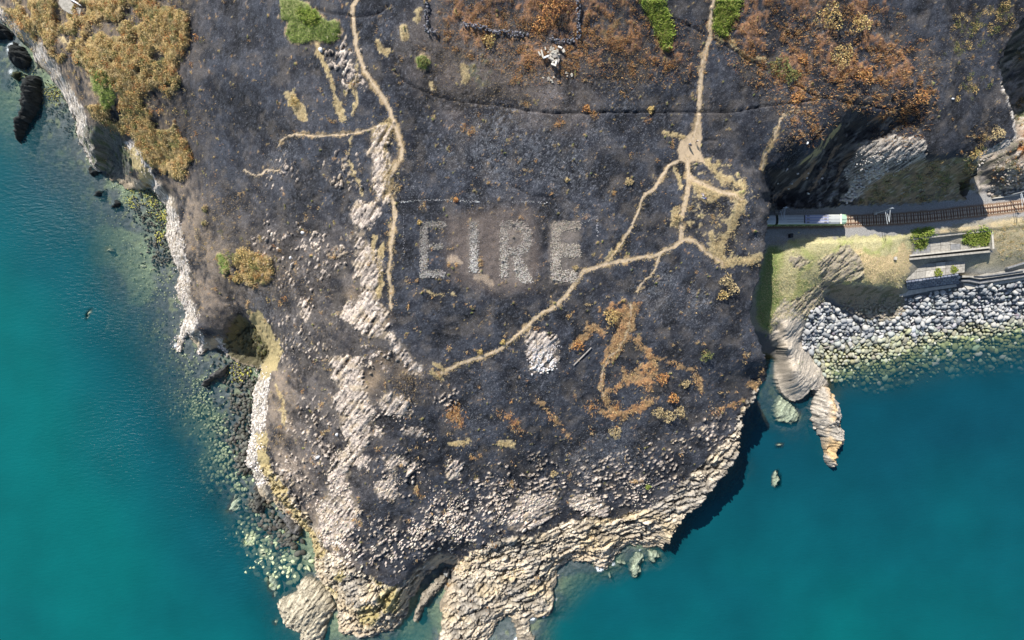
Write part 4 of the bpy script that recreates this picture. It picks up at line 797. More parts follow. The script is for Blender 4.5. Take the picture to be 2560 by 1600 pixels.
mLand = pmask(polyA)
burnt_m = mLand * (1 - np.clip(rCoast + rScrub * .9, 0, 1))
ashm = spots(ashspots)
scatter("pale_pebbles", burnt_m * (.35 + ashm + .5 * spots(sparse)), 9000, 21, .06, .20, (.46, .46, .47), p=3)
rsp = spots(sparse); gu0, gv0 = np.meshgrid(U0 + np.arange(NU) * ST, V0 + np.arange(NV) * ST)
scatter("loose_outcrop_rocks", np.clip(rsp, 0, 1) ** 1.5 * smooth(.45, .6, fbm(gu0 * .04, gv0 * .04, 3, 15)) * mLand, 2100, 22, .15, 1.1, (.60, .515, .43), p=2.6, flat=.55, sink=.25, yaw=R(48), var=.4)
roc = np.maximum.reduce([a for a in ocr.values()])
scatter("broken_outcrop_rocks", roc * smooth(.42, .6, fbm(gu0 * .06, gv0 * .06, 3, 19)), 1100, 23, .15, 1.2, (.60, .51, .41), p=2.6, flat=.55, sink=.3, yaw=R(50), var=.35, shapes=SH1)
scatter("white_scree", ocr['m'] * smooth(.4, .55, fbm(gu0 * .08, gv0 * .08, 3, 29)), 520, 24, .18, .75, (.66, .63, .62), p=2)
scatter("shore_rock_debris", rCoast * mLand * (gv0 < 1440), 900, 25, .2, 1.1, (.55, .47, .36), p=2.6, yaw=R(32))
scatter("cliff_top_rocks", lines(whitestrip, 4), 700, 26, .25, 1.0, (.70, .63, .57), p=2)

# ------------------------------------------------------------------ EIRE, laid out in stones
def stroke_mask(sh):
    o = blur(pmask(*[s for s in sh]), 1); return o
def letter(name, label, polys, n, seed, col, soil, soil_m):
    t = thing(name, label, "stone letter", at(*polys[0][0]), group="stone letters on the burnt ground")
    loc = t.location.copy(); r = np.random.default_rng(seed)
    u, v = pick(stroke_mask(polys), n, seed); x, y, z = locate(u, v)
    s = sizes(r, n, .16, .40, .8, 1.3); cl = tint(r, n, col, .32)
    o = rocks("stones", np.stack([x - loc.x, y - loc.y, z - loc.z + s[:, 2] * .8], -1), s, cl, seed, SH0, parent=t); tag(o, kind='stuff')
    # a thin bed of gritty earth under the stones
    n2_ = int(n * soil_m); u, v = pick(blur(pmask(*polys), 5), n2_, seed + 1); x, y, z = locate(u, v)
    s = sizes(r, n2_, .25, .6, .18, 1); o = rocks("grit_bed", np.stack([x - loc.x, y - loc.y, z - loc.z + .03], -1), s, tint(r, n2_, soil, .15), seed + 2, SH0, parent=t, tilt=.05); tag(o, kind='stuff')
def rect(a, b, c_, d): return [(a, b), (c_, b), (c_, d), (a, d)]
letter("letter_e", "faint stone letter E, first of the four, half lost in the burnt soil", [rect(1051,556,1067,694), rect(1067,556,1113,568), rect(1067,612,1108,622), rect(1067,677,1112,692)], 850, 31, (.37, .35, .325), (.20, .18, .155), 1.0)
letter("letter_i", "white stone letter I, a single upright stroke on brown soil", [rect(1175,556,1193,680)], 620, 32, (.50, .475, .44), (.22, .195, .17), .6)
bowl = [(1252,554),(1302,554),(1320,562),(1328,580),(1328,610),(1318,627),(1300,634),(1252,634),(1252,620),(1294,618),(1304,608),(1306,586),(1300,574),(1288,570),(1252,570)]
letter("letter_r", "stone letter R with a wide tan patch at the foot of its leg", [bowl, rect(1252,570,1270,694), [(1276,634),(1298,632),(1316,668),(1330,704),(1298,706),(1286,670)]], 1250, 33, (.48, .445, .40), (.27, .235, .20), .7)
letter("letter_e", "stone letter E at the end of the word, pale and touching the footpath", [rect(1380,556,1400,702), rect(1400,556,1449,576), rect(1400,612,1449,642), rect(1400,678,1442,704)], 1500, 34, (.46, .415, .36), (.28, .24, .19), .8)
def stone_row(pts, n, seed, w, col, label):
    u, v = pick(lmask([pts], w, 1), n, seed); x, y, z = locate(u, v); r = np.random.default_rng(seed); s = sizes(r, n, .14, .32, .8, 1.4)
    o = rocks("stone_row", np.stack([x, y, z + s[:, 2] * .7], -1), s, tint(r, n, col, .3), seed); tag(o, kind='stuff')
stone_row([(1000,505),(1060,499),(1130,500),(1195,503)], 150, 35, 4, (.5, .5, .5), "")
stone_row([(1280,504),(1330,503),(1370,508)], 60, 36, 4, (.4, .4, .4), "")
stone_row([(1448,560),(1492,540),(1492,590)], 70, 37, 4, (.4, .4, .42), "")
stone_row([(1008,520),(1008,640)], 45, 38, 3, (.3, .3, .32), "")

# ------------------------------------------------------------------ grass, bracken, scrub
def blades(name, mask, n, seed, lo, hi, cols, w=.09, lean=.9, gamma=1.0, cond=None, zoff=0.0):
    r = np.random.default_rng(seed); u, v = pick(mask, n, seed, gamma); x, y, z = locate(u, v)
    L = r.uniform(lo, hi, n); a = r.uniform(0, 2 * math.pi, n); a = np.where(r.random(n) < .55, R(235) + r.normal(0, .5, n), a)
    t = lean * r.uniform(.5, 1.0, n); dx = np.cos(a) * np.sin(t) * L; dy = np.sin(a) * np.sin(t) * L; dz = np.cos(t) * L
    wx_ = -np.sin(a) * w * r.uniform(.6, 1.5, n); wy_ = np.cos(a) * w * r.uniform(.6, 1.5, n); z0 = z + zoff
    p0 = np.stack([x - wx_, y - wy_, z0 - .03], -1); p1 = np.stack([x + wx_, y + wy_, z0 - .03], -1); p2 = np.stack([x + dx, y + dy, z0 + dz], -1)
    Vt = np.stack([p0, p1, p2], 1).reshape(-1, 3); ci = r.integers(0, len(cols), n); cl = np.array(cols)[ci] * r.uniform(.7, 1.3, (n, 1))
    o = np_mesh(name, Vt, np.arange(3 * n).reshape(-1, 3), np.repeat(cl, 3, axis=0), M_leaf); tag(o, kind='stuff'); return o
def leafclump(r, n, rad, hgt, lf, cols, dark=.0):
    a = r.uniform(0, 2 * math.pi, n); q_ = r.random(n) ** .5; h = np.sqrt(np.clip(1 - q_ ** 2, 0, 1)) * r.uniform(.35, 1.0, n)
    lump = 1 + .22 * np.sin(a * 3 + r.random() * 6) + .12 * np.sin(a * 7 + 1)
    c0 = np.stack([np.cos(a) * q_ * rad * lump, np.sin(a) * q_ * rad * lump, h * hgt * (1 + .25 * np.sin(a * 5 + q_ * 6))], -1)
    d1 = r.normal(size=(n, 3)); d1[:, 2] *= .5; d1 /= np.linalg.norm(d1, axis=1)[:, None]; d2 = np.cross(d1, r.normal(size=(n, 3))); d2 /= np.linalg.norm(d2, axis=1)[:, None]
    L = lf * r.uniform(.6, 1.4, (n, 1)); Vt = np.stack([c0 - d1 * L, c0 + d1 * L, c0 + d2 * L * 1.3], 1).reshape(-1, 3)
    cl = np.array(cols)[r.integers(0, len(cols), n)] * r.uniform(.65, 1.3, (n, 1)); return Vt, np.repeat(cl, 3, axis=0)
TAN = [(.56,.39,.15),(.64,.47,.21),(.44,.29,.11),(.30,.27,.10)]; OLIVE = [(.20,.20,.07),(.16,.20,.06),(.26,.22,.08),(.11,.14,.05)]; RUST = [(.56,.28,.09),(.48,.22,.07),(.30,.13,.06),(.60,.37,.15)]
STRAW = [(.55,.44,.24),(.50,.37,.19),(.42,.34,.18)]; GREEN = [(.15,.24,.05),(.21,.31,.06),(.12,.18,.05),(.30,.36,.1)]; LIME = [(.24,.33,.05),(.32,.38,.07),(.13,.20,.03),(.3,.3,.1)]; BURNT = [(.05,.045,.045),(.09,.075,.065),(.03,.03,.03)]
def clumps(name, mask, n, seed, r0, r1, per, colsets, hk=.8, lf=.12, gamma=1.0):
    r = np.random.default_rng(seed); u, v = pick(mask, n, seed, gamma); x, y, z = locate(u, v); VV, CL = [], []
    tmpl = [leafclump(r, per, 1, hk, lf, colsets[i % len(colsets)]) for i in range(14)]
    for i in range(n):
        t, cl = tmpl[r.integers(0, 14)]; s = r.uniform(r0, r1); a = r.uniform(0, 6.28); ca, sa_ = math.cos(a) * s, math.sin(a) * s
        VV.append(np.stack([t[:, 0] * ca - t[:, 1] * sa_ + x[i], t[:, 0] * sa_ + t[:, 1] * ca + y[i], t[:, 2] * s + z[i] - .1], -1)); CL.append(cl * r.uniform(.8, 1.15))
    Vt = np.concatenate(VV); o = np_mesh(name, Vt, np.arange(len(Vt)).reshape(-1, 3), np.concatenate(CL), M_leaf); tag(o, kind='stuff'); return o
# pixel-space densities that repeat what the ground shows
pn = fbm(gu * .022, gv * .022, 4, 71); pn2 = fbm(gu * .05, gv * .05, 3, 72)
rsc = rsc * mLand
clumps("scorched_gorse_scrub", rsc + .09 * blur(rScrub, 50) * mLand, 2700, 41, .28, 1.0, 48, [TAN, TAN, STRAW, TAN, STRAW, RUST, OLIVE], 1.25, .15)
rru = smooth(.5, .70, rRust * .72 + (pn2 - .5) * 1.5 + .04) * mLand
blades("scorched_bracken", (rru * smooth(.40, .66, pn2) + .13 * (rRust > .15)) * mLand, 34000, 42, .3, .85, RUST + [(.50,.36,.17),(.52,.31,.13),(.4,.3,.2),(.2,.15,.12)], .05)
blades("orange_grass", (smooth(.42, .8, rOr * 1.2 + (pn2 - .5) * 2.4 - .12) + .15 * blur(rOr, 22)) * mLand, 8000, 43, .3, .8, [(.50,.27,.11),(.50,.35,.17),(.36,.2,.11),(.56,.42,.22),(.3,.2,.12)], .06)
blades("straw_grass", (smooth(.4, .7, rTan + (pn2 - .5) * 1.6) + lines([(w + 7, p) for w, p in paths], 5) * .35 + .12 * blur(rTan, 24)) * mLand, 16000, 44, .25, .7, STRAW, .05)
blades("green_grass", blur(pmask(*greenpolys), 4), 7000, 45, .3, .7, GREEN, .06)
blades("bright_fern_leaves", blur(pmask(*brightpolys), 6) * (.2 + pn2), 8000, 46, .35, .7, LIME, .13, 1.1)
blades("tussock_grass", mBk := blur(pmask(*mound), 4) * (1 - .6 * blur(pmask(*mrock), 6)), 12000, 47, .25, .6, [(.46,.42,.20),(.55,.47,.26),(.32,.33,.13),(.60,.50,.30)], .05)
bsp = [(700,700,60,.5),(500,620,60,.6),(560,520,70,.5),(480,300,60,.4),(450,600,50,.8),(470,720,50,.8),(690,1100,40,.8),(700,1000,40,.6),(1020,960,60,.5),(2420,100,80,.8),(2460,340,40,1),(2500,60,60,.8),(2350,160,60,.5),(1250,180,120,.5),(1130,150,90,.6),(1960,350,40,.6),(1560,180,90,.6),(1700,160,60,.5)]
blades("singed_grass", (spots(bsp) + .012) * mLand, 16000, 48, .25, .7, [(.28,.21,.12),(.2,.15,.1),(.38,.28,.15),(.12,.1,.09)], .05)
cut_m = blur(pmask(*veg_cut), 4)
clumps("cutting_undergrowth", cut_m * smooth(.45, .6, fbm(gu * .05, gv * .05, 3, 88)), 700, 49, .25, .8, 26, [[(.3,.34,.14),(.22,.26,.1)], TAN, STRAW, BURNT], .5, .17)
clumps("verge_undergrowth", blur(pmask([(2480,560),(2570,545),(2570,640),(2500,650),(2484,610)]), 4), 220, 50, .25, .6, 26, [TAN, STRAW, OLIVE], .5, .16)
clumps("burnt_top_scrub", spots([(2400,120,60,.7),(2440,210,50),(2500,30,60),(2470,350,30),(2420,60,50)]) * mLand, 160, 51, .4, .9, 50, [OLIVE, TAN, BURNT], .6, .13)

bush_spec = [ # u, v, diameter px, colours, label
 (1222,104,34,TAN,"round tan bush standing alone with a dark round shadow beside it"),(738,256,30,TAN,"scorched bush with a tan trail below it, far left of the upper footpath"),
 (1060,156,26,OLIVE,"bush with a green heart and straw rim below the ruined walls"),(1950,168,56,OLIVE,"large green and tan bush beside the dark ditch at upper right"),(1975,190,40,OLIVE,"dark green bush touching the larger one at upper right"),
 (2006,150,26,RUST,"small round russet bush beside the green bushes at upper right"),(1990,247,30,RUST,"russet bush growing across the dark ditch junction"),(1466,272,20,RUST,"narrow russet bush on the long dark ditch"),(1626,275,18,TAN,"small dry bush on the long dark ditch near the footpath"),
 (1815,700,34,STRAW,"large straw yellow gorse bush near the east cliff edge, upper half of its clump"),(1830,722,34,STRAW,"straw yellow gorse bush near the east cliff edge, lower half of its clump"),(1806,738,26,TAN,"smaller tan bush at the foot of the yellow gorse by the east cliff"),
 (1645,1030,30,STRAW,"yellow gorse bush at the left end of the clump below the orange patch"),(1672,1040,32,STRAW,"yellow gorse bush in the middle of the clump below the orange patch"),(1698,1028,28,STRAW,"yellow gorse bush at the right end of the clump below the orange patch"),
 (1682,995,28,RUST,"rust coloured bush just above the yellow gorse clump"),(1713,958,22,STRAW,"pale yellow bush right of the orange patch"),(1765,888,32,OLIVE,"olive speckled bush on the slope above the east cliff"),(1538,1080,32,STRAW,"dark edged yellow bush alone below the orange loop trail"),
 (1445,862,30,RUST,"brown bush left of the orange trail, above the wooden pole"),(1655,945,32,RUST,"brown shrub at the right edge of the orange patch"),(1530,790,40,TAN,"wide scorched shrub at the top of the orange trail"),
 (1380,20,60,RUST,"large dark rust bush inside the ruined wall corner"),(1350,60,42,RUST,"rust bush below the largest one in the ruined wall corner"),(1404,50,34,BURNT,"blackened shrub between the rust bushes at the ruined walls"),
 (580,645,34,OLIVE,"olive bush at the left end of the scrub on the left cliff top"),(612,640,44,TAN,"yellow brown bush on the left cliff top beside the green patch"),(640,665,40,OLIVE,"yellow brown bush at the right end of the left cliff top scrub"),(600,690,34,TAN,"bush below the others in the left cliff top scrub"),
 (1619,1216,13,LIME,"tiny bright yellow green bush above the southern shore rocks"),(1384,1183,18,STRAW,"small straw tuft on the lower burnt slope"),(1140,500,13,RUST,"small orange tuft on the row of stones above the letters"),(1049,556,11,TAN,"small orange tuft at the top corner of the first stone letter"),
 (1572,455,20,STRAW,"pale tuft left of the diagonal footpath"),(1418,450,11,STRAW,"small pale tuft on the ash above the last letters"),(1438,670,13,STRAW,"straw tuft inside the foot of the last stone letter"),(1201,879,13,TAN,"round tan tuft just above the curved footpath"),(1257,855,12,TAN,"round tan tuft beside the curved footpath, nearer the middle"),
 (2100,140,60,TAN,"broad amber gorse patch on the upper right slope"),(2070,40,70,TAN,"broad amber gorse patch at the top edge right of the bright fern"),(2150,60,50,TAN,"amber gorse at the top edge left of the ash streak"),(2300,245,36,RUST,"amber bush above the right end of the dark ditch"),(2160,190,44,RUST,"dark rust bush in the middle of the upper right slope"),
 (2490,335,34,STRAW,"yellow bush at the burnt ridge corner above the railway"),(2435,385,30,TAN,"tan bush on the rim above the railway cutting"),(1695,545,22,STRAW,"straw bush left of the footpath above its lower fork")]
for i, (u, v, d, cols, lab) in enumerate(bush_spec):
    p = at(u, v); k = (HC - p.z) / F; rad = d * k / 2; r = np.random.default_rng(600 + i)
    t = thing("bush", lab, "bush", p)
    Vt, cl = leafclump(r, int(140 + 60 * rad * rad), rad, min(rad * 1.0, 1.7), .15, cols)
    Vt[:, 2] += .05; np_mesh("foliage", Vt, np.arange(len(Vt)).reshape(-1, 3), cl, M_leaf, parent=t)
    sv, sf = [], []
    for b in range(5):
        a = b * 1.26 + r.random(); tip = np.array([math.cos(a) * rad * .55, math.sin(a) * rad * .55, min(rad * .8, 1.3)]); s0 = len(sv)
        for q_, (pt, wd) in enumerate(((np.zeros(3), .07), (tip, .02))):
            for e_ in range(3): sv.append(pt + wd * np.array([math.cos(e_ * 2.1), math.sin(e_ * 2.1), 0]))
        for e_ in range(3): f_ = (e_ + 1) % 3; sf.append((s0 + e_, s0 + f_, s0 + 3 + f_, s0 + 3 + e_))
    np_mesh("stems", np.array(sv), np.array(sf), np.tile([[.05, .04, .035]], (len(sv), 1)), M_stone, parent=t)

# ------------------------------------------------------------------ sea rocks
def islet(name, label, cat, poly, peak, col, group=None, base_z=-1.5, rough=.8, edge=14, tint2=None, ang_=50, kind=None, res=.3, mt=None, tside=None):
    """a rock with its own relief: highest along its middle, falling to its traced outline"""
    P = [px(u, v, 0.0) for u, v in poly]; xs = [p.x for p in P]; ys = [p.y for p in P]
    ax = np.arange(min(xs) - .6, max(xs) + .6, res); ay = np.arange(min(ys) - .6, max(ys) + .6, res); GX, GY = np.meshgrid(ax, ay)
    ins = np.zeros(GX.shape, bool); d = np.full(GX.shape, 1e3)
    nx_ = (fbm(GX * .9, GY * .9, 4, 5) - .5) * 1.9; ny_ = (fbm(GX * .9, GY * .9, 4, 6) - .5) * 1.9; QX = GX + nx_; QY = GY + ny_
    for i in range(len(P)):
        x0, y0, x1, y1 = xs[i], ys[i], xs[(i + 1) % len(P)], ys[(i + 1) % len(P)]
        if y0 != y1: ins ^= ((y0 > QY) != (y1 > QY)) & (QX < (x1 - x0) * (QY - y0) / (y1 - y0) + x0)
        L = (x1 - x0) ** 2 + (y1 - y0) ** 2 + 1e-9; t = np.clip(((QX - x0) * (x1 - x0) + (QY - y0) * (y1 - y0)) / L, 0, 1)
        d = np.minimum(d, np.hypot(QX - x0 - t * (x1 - x0), QY - y0 - t * (y1 - y0)))
    if not ins.any(): ins[len(ay) // 2, len(ax) // 2] = True
    dm = max(d[ins].max(), .3); a = R(ang_); r1 = GX * math.cos(a) + GY * math.sin(a); r2 = -GX * math.sin(a) + GY * math.cos(a)
    f1, f2, iv = vor(r1 * .30, r2 * 1.25, 71); g1, g2, jv = vor(r1 * 1.1, r2 * 2.2, 72); ck_ = smooth(0, .18, f2 - f1); cj = smooth(0, .2, g2 - g1)
    prof = np.sqrt(np.clip(d / dm, 0, 1)); h = np.where(ins, base_z + .35 + (peak - base_z) * prof + rough * ((iv - .4) * .9 + (jv - .5) * .4 - (1 - ck_) * .5), base_z - .8)
    if peak > 0: h = np.where(ins, np.maximum(h, np.where(d > .25, .12, -.3) ), h)
    cl = np.array(col)[None, None] * (.65 + .5 * iv + .3 * (jv - .5))[..., None] * (.5 + .5 * ck_ * cj)[..., None]
    if tint2 is not None:
        tt = smooth(.48, .62, fbm(GX * .35, GY * .35, 3, 73))[..., None]
        if tside: tt = (smooth(tside - 14, tside + 6, 1280 + GX * F / (HC - 3)) * smooth(.4, .55, fbm(GX * .3, GY * .3, 3, 74)))[..., None]; cl = cl + (np.array(tint2) * (.7 + .5 * jv)[..., None] - cl) * tt
    cl *= np.where((h < .6) & (peak > 0), .6, 1.0)[..., None]
    n_ = len(ax); ii = np.arange(GX.size).reshape(GX.shape); near = ins.copy(); near[1:] |= ins[:-1]; near[:-1] |= ins[1:]; near[:, 1:] |= ins[:, :-1]; near[:, :-1] |= ins[:, 1:]
    s = near[:-1, :-1] & near[1:, :-1] & near[:-1, 1:] & near[1:, 1:]; k = ii[:-1, :-1][s]; Fq = np.stack([k, k + 1, k + 1 + n_, k + n_], -1); uq, inv = np.unique(Fq.ravel(), return_inverse=True)
    h = h + rough * ((vn(GX * 2.3, GY * 2.3, 75) - .5) * .5 + (vn(r1 * .8, r2 * 3.5, 76) - .5) * .7) * ins
    if peak < 0: h = np.minimum(h, peak + .1)
    o = np_mesh(name, np.stack([GX, GY, h], -1).reshape(-1, 3)[uq], inv.reshape(-1, 4), cl.reshape(-1, 3)[uq], mt or M_rocky, False); return tag(o, label, cat, group, kind)
DK = (.04, .045, .045); TANR = (.38, .32, .22); GRN = (.50, .56, .40)
islet("sea_stack", "long tapering rock spire in the sea below the promontory, with orange flank", "sea stack", [(2034,962),(2066,962),(2090,1004),(2095,1017),(2100,1038),(2094,1058),(2102,1072),(2109,1091),(2105,1107),(2089,1120),(2084,1141),(2084,1168),(2068,1165),(2060,1154),(2055,1117),(2042,1086),(2026,1051),(2026,1015)], 6.5, (.52, .47, .40), tint2=(.60,.42,.22), ang_=-20, tside=2072)
islet("rock_slab", "big slanting slab of layered yellow rock split off at the bottom left tip", "rock", [(797,1449),(767,1438),(733,1475),(698,1499),(693,1512),(701,1541),(714,1565),(746,1583),(757,1640),(812,1640),(813,1583),(820,1557),(842,1517),(834,1486),(809,1459)], 5.0, (.54, .48, .36), tint2=(.60,.49,.20), ang_=55, edge=20)
islet("rock_sliver", "thin sliver of rock lying in the dark inlet at bottom centre", "rock", [(1032,1552),(1045,1554),(1063,1514),(1090,1482),(1114,1456),(1127,1430),(1112,1424),(1084,1454),(1053,1486),(1042,1512)], 2.5, (.33, .29, .23), ang_=58)
islet("skerry", "long black skerry standing off the upper left shore", "skerry", [(77,193),(101,193),(106,238),(98,270),(79,304),(63,336),(50,365),(44,333),(53,299),(63,278),(69,238),(66,212)], 4.5, DK, tint2=(.10,.11,.07), ang_=70)
islet("skerry", "round black rock at the foot of the upper left cliff", "skerry", [(40,105),(62,118),(78,145),(74,166),(56,175),(38,168),(30,150),(30,125)], 4.0, DK, tint2=(.07,.09,.06))
islet("skerry", "black rock mass cut by the left picture edge below the white cliff edge", "skerry", [(-30,55),(12,62),(34,82),(30,100),(8,98),(-30,100)], 4.0, DK)
islet("skerry", "small dark rocks with olive weed above the long skerry", "skerry", [(34,178),(52,180),(56,198),(44,206),(33,194)], 1.2, (.07,.08,.04))
islet("skerry", "dark rock between the long skerry and the shore, olive on top", "skerry", [(58,180),(72,186),(72,198),(60,196)], 1.3, (.06,.07,.05))
islet("skerry", "pointed dark rock in the gully mouth off the left cliffs", "skerry", [(576,913),(570,928),(550,944),(531,952),(515,968),(508,960),(512,948),(530,935),(552,920),(566,912)], 2.6, (.10,.10,.10), tint2=(.3,.28,.27), ang_=35)
islet("skerry", "small black rock in the shallows off the shaded cove", "skerry", [(262,470),(262,484),(248,494),(234,490),(236,482),(250,476)], 1.0, DK)
islet("skerry", "tiny black rock below the shaded cove, nearer the boulders", "skerry", [(298,497),(301,510),(292,520),(282,524),(274,519),(284,512)], .9, DK)
islet("skerry", "dark rock wedge under the pale tip of the shaded cove", "skerry", [(222,415),(236,424),(256,428),(240,438),(228,443)], .8, DK)
islet("shore_boulder", "dark folded rock against the left cliff low on the headland", "rock", [(714,1286),(735,1296),(752,1312),(764,1324),(748,1334),(735,1337),(722,1322),(711,1302)], 3.0, (.17,.165,.16), ang_=60)
islet("shore_boulder", "black broken rocks at the foot of the lower left cliff", "rock", [(640,1198),(655,1212),(662,1240),(668,1268),(655,1282),(640,1280),(632,1250),(634,1215)], 2.0, (.10,.10,.09), tint2=(.3,.28,.25))
islet("shore_boulder", "large rounded grey boulder at the head of the dark inlet", "boulder", [(1109,1424),(1117,1418),(1127,1421),(1129,1432),(1121,1438),(1111,1434)], 2.4, (.32,.32,.31), res=.2)
for pl, lab in sub: islet("submerged_rock", lab, "submerged rock", pl, -.35, GRN, base_z=-2.2, rough=.35, res=.25)

# fallen rocks in the shaded bay below the mound
scatter("fallen_rocks", blur(pmask([(2075,725),(2130,735),(2190,738),(2255,728),(2262,775),(2232,800),(2180,800),(2100,770)]), 4), 260, 66, .4, 1.9, (.30, .265, .20), var=.3, p=2.0, shapes=SH1)
scatter("cutting_rocks", blur(pmask(*cutrock), 5) + .015 * blur(pmask(*cutshade), 5), 500, 67, .2, 1.2, (.55, .51, .46), var=.3, p=2.2)
scatter("east_slope_rocks", blur(pmask([(2470,490),(2570,480),(2570,120),(2535,330),(2540,350),(2480,400)]), 4), 260, 68, .25, 1.5, (.40, .35, .29), var=.4, p=2.4)
clumps("east_slope_scrub", blur(pmask([(2480,480),(2570,470),(2570,60),(2530,180),(2545,330),(2490,400)]), 4) * smooth(.5, .6, pn2), 160, 69, .3, .8, 30, [BURNT, TAN, OLIVE, RUST], .6, .15)
clumps("gully_scrub", blur(pmask([(595,790),(640,825),(665,860),(660,890),(600,870),(580,840)]), 4), 90, 74, .3, .7, 30, [OLIVE, TAN], .5, .15)

# shallow boulders off the left coast: the largest one by one, the rest as one mass
def under(u, v, dmin, dmax): return True
shal = spots([(395,520,36,1),(405,560,30,1),(415,610,26,1),(425,650,22,1),(360,480,26,1),(620,1110,26,.9),(625,960,22,1),(622,1020,18,1),(400,600,40,.9),(380,540,50,1),(410,640,40,.8),(350,520,40,.6),(600,920,60,.9),(630,960,30,1),(605,1010,40,.9),(600,1080,50,.8),(610,1150,30,1),(640,1260,30,1),(650,1310,60,.6),(110,240,40,1),(135,225,30,1),(160,270,40,.9),(90,165,26,1),(180,320,24,.8),(40,200,30,.6),(120,290,40,.4),(705,1350,50,.6)]) * (1 - mLand)
wet_c = (.10, .105, .075)
scatter("shore_boulders", shal, 1300, 61, .5, 2.3, (.09, .09, .075), var=.6, p=2.0, flat=1.0, sink=-.1, shapes=SH1, cond=lambda x, y, z: z < .6)
scatter("weedy_stones", spots([(375,500,24),(340,470,24,.8),(405,540,18),(330,500,20,.6),(400,590,18,.8),(130,235,30,.8),(70,180,20,.6),(600,925,30,.7),(690,1345,40,.5)]) * (1 - mLand), 650, 62, .4, 1.2, (.42, .40, .10), var=.35, p=1.6, sink=-.3)
deep = spots([(500,1000,60,1),(540,1060,50,1),(560,1120,60,.9),(500,950,50,.7),(350,750,60,.5),(380,820,50,.6),(300,560,70,.35),(330,640,70,.4),(450,900,60,.5),(400,720,60,.5),(300,470,60,.4),(680,1370,60,.9),(630,1330,50,.8),(720,1400,50,.6),(460,1000,60,.6),(590,1200,40,.6),(250,640,60,.2),(200,560,60,.2),(540,1180,50,.6)]) * (1 - mLand)
rr_ = np.random.default_rng(63); uu, vv2 = pick(deep, 1150, 63); xx, yy, zz = locate(uu, vv2); ss = sizes(rr_, 1150, .5, 2.5, .7, 2.2); zt = np.minimum(zz + ss[:, 2] * .8, -.3)
zt = np.where(zz < -1.0, -.45 - .45 * rr_.random(1150), zt)
order = np.argsort(-ss[:, 0]); cl = tint(rr_, 1150, (.46, .51, .30), .4)
pos = np.stack([xx, yy, zt], -1); big, rest = order[:110], order[110:]
o = rocks("submerged_boulders", pos[rest], ss[rest], cl[rest], 64, SH0); tag(o, kind='stuff')
BM = []
def boulder_mesh(nm, sh, colr):
    v, f = sh; o = np_mesh(nm, v, f, np.tile([colr], (len(v), 1)), M_stone); return o
def place_boulders(nm, label, cat, group, idxs, pos, ss, cols, seed):
    r = np.random.default_rng(seed); protos = []
    for ci, colr in enumerate(cols):
        for j in range(3):
            o = boulder_mesh(nm, SH1[(ci * 3 + j) % 10], colr); protos.append(o)
    first = [True] * len(protos)
    for i in idxs:
        k = int(r.integers(0, len(protos))); s = protos[k]
        if first[k]: o = s; first[k] = False
        else: o = s.copy(); LINK(o)
        o.location = pos[i]; o.scale = ss[i]; o.rotation_euler = (r.normal(0, .35), r.normal(0, .35), r.uniform(0, 6.28)); tag(o, label, cat, group)
place_boulders("submerged_boulder", "pale green boulder lying under the shallow water off the left shore", "boulder", "boulders under water off the left shore", big, pos, ss, [(.48,.53,.32),(.56,.58,.37),(.40,.45,.27)], 65)

# ------------------------------------------------------------------ rock armour below the sea wall
r = np.random.default_rng(70); sp_ = 1.26; xs_ = np.arange(px(1985,800,0).x, px(2640,800,0).x, sp_); ys_ = np.arange(px(0,985,0).y, px(0,690,0).y, sp_ * .86)
GX, GY = np.meshgrid(xs_, ys_); GX[1::2] += sp_ / 2; GX = (GX + r.uniform(-.3, .3, GX.shape)).ravel(); GY = (GY + r.uniform(-.3, .3, GY.shape)).ravel(); gz = bi(Z, GX, GY); bu, bv = proj(GX, GY, gz)
arm = blur(pmask([(1992,868),(2000,810),(2030,775),(2066,748),(2100,775),(2130,790),(2180,800),(2232,795),(2262,770),(2262,745),(2400,718),(2420,716),(2640,695),(2640,925),(2440,945),(2330,950),(2210,985),(2130,975),(2075,950),(2055,935),(2035,905)]), 3)
kp = (samp(arm, bu, bv) > .5) & (bi((cls == 8).astype(float), GX, GY) < .5); GX, GY, gz, bv, bu = GX[kp], GY[kp], gz[kp], bv[kp], bu[kp]; n = len(GX)
thin = (gz > -3.0) | (r.random(n) < .5); GX, GY, gz, bv, bu = GX[thin], GY[thin], gz[thin], bv[thin], bu[thin]; n = len(GX)
ss = sizes(r, n, .9, 2.45, .95, 1.25); pos = np.stack([GX, GY, gz + ss[:, 2] * .55 + r.uniform(-.1, .25, n)], -1)
algae = smooth(1.3, .1, gz + (fbm(bu * .02, bv * .02, 3, 3) - .5) * 3.2) * r.uniform(.35, 1, n); g_ = tint(r, n, (.335, .34, .335), .45, .06); al = tint(r, n, (.36, .355, .21), .4); dl = tint(r, n, (.27, .30, .13), .5); bb = (r.random(n) < .22)[:, None]; dl = np.where(bb, np.clip(dl * np.array([2.3, 2.4, 3.6]), 0, .8), dl)
cl = g_ + (al - g_) * algae[:, None]; dp = smooth(-.3, -1.6, gz); cl = cl + (dl - cl) * dp[:, None]
pos[:, 2] = np.where(gz < -1.2, np.minimum(pos[:, 2], -.25 - .13 * np.abs(gz) - r.random(n) * .5), pos[:, 2])
dry = np.where((gz > 1.4) & (bu < 2570))[0]; dry = dry[np.argsort(-ss[dry, 0])]; big = dry[:300]; rest = np.setdiff1d(np.arange(n), big)
o = rocks("rock_armour", pos[rest], ss[rest], cl[rest], 71, SH1); tag(o, kind='stuff')
place_boulders("armour_boulder", "grey angular boulder in the rock armour piled below the sea wall", "boulder", "grey armour boulders below the sea wall", big, pos, ss, [(.32,.33,.335),(.42,.42,.41),(.25,.26,.27),(.48,.47,.44)], 72)
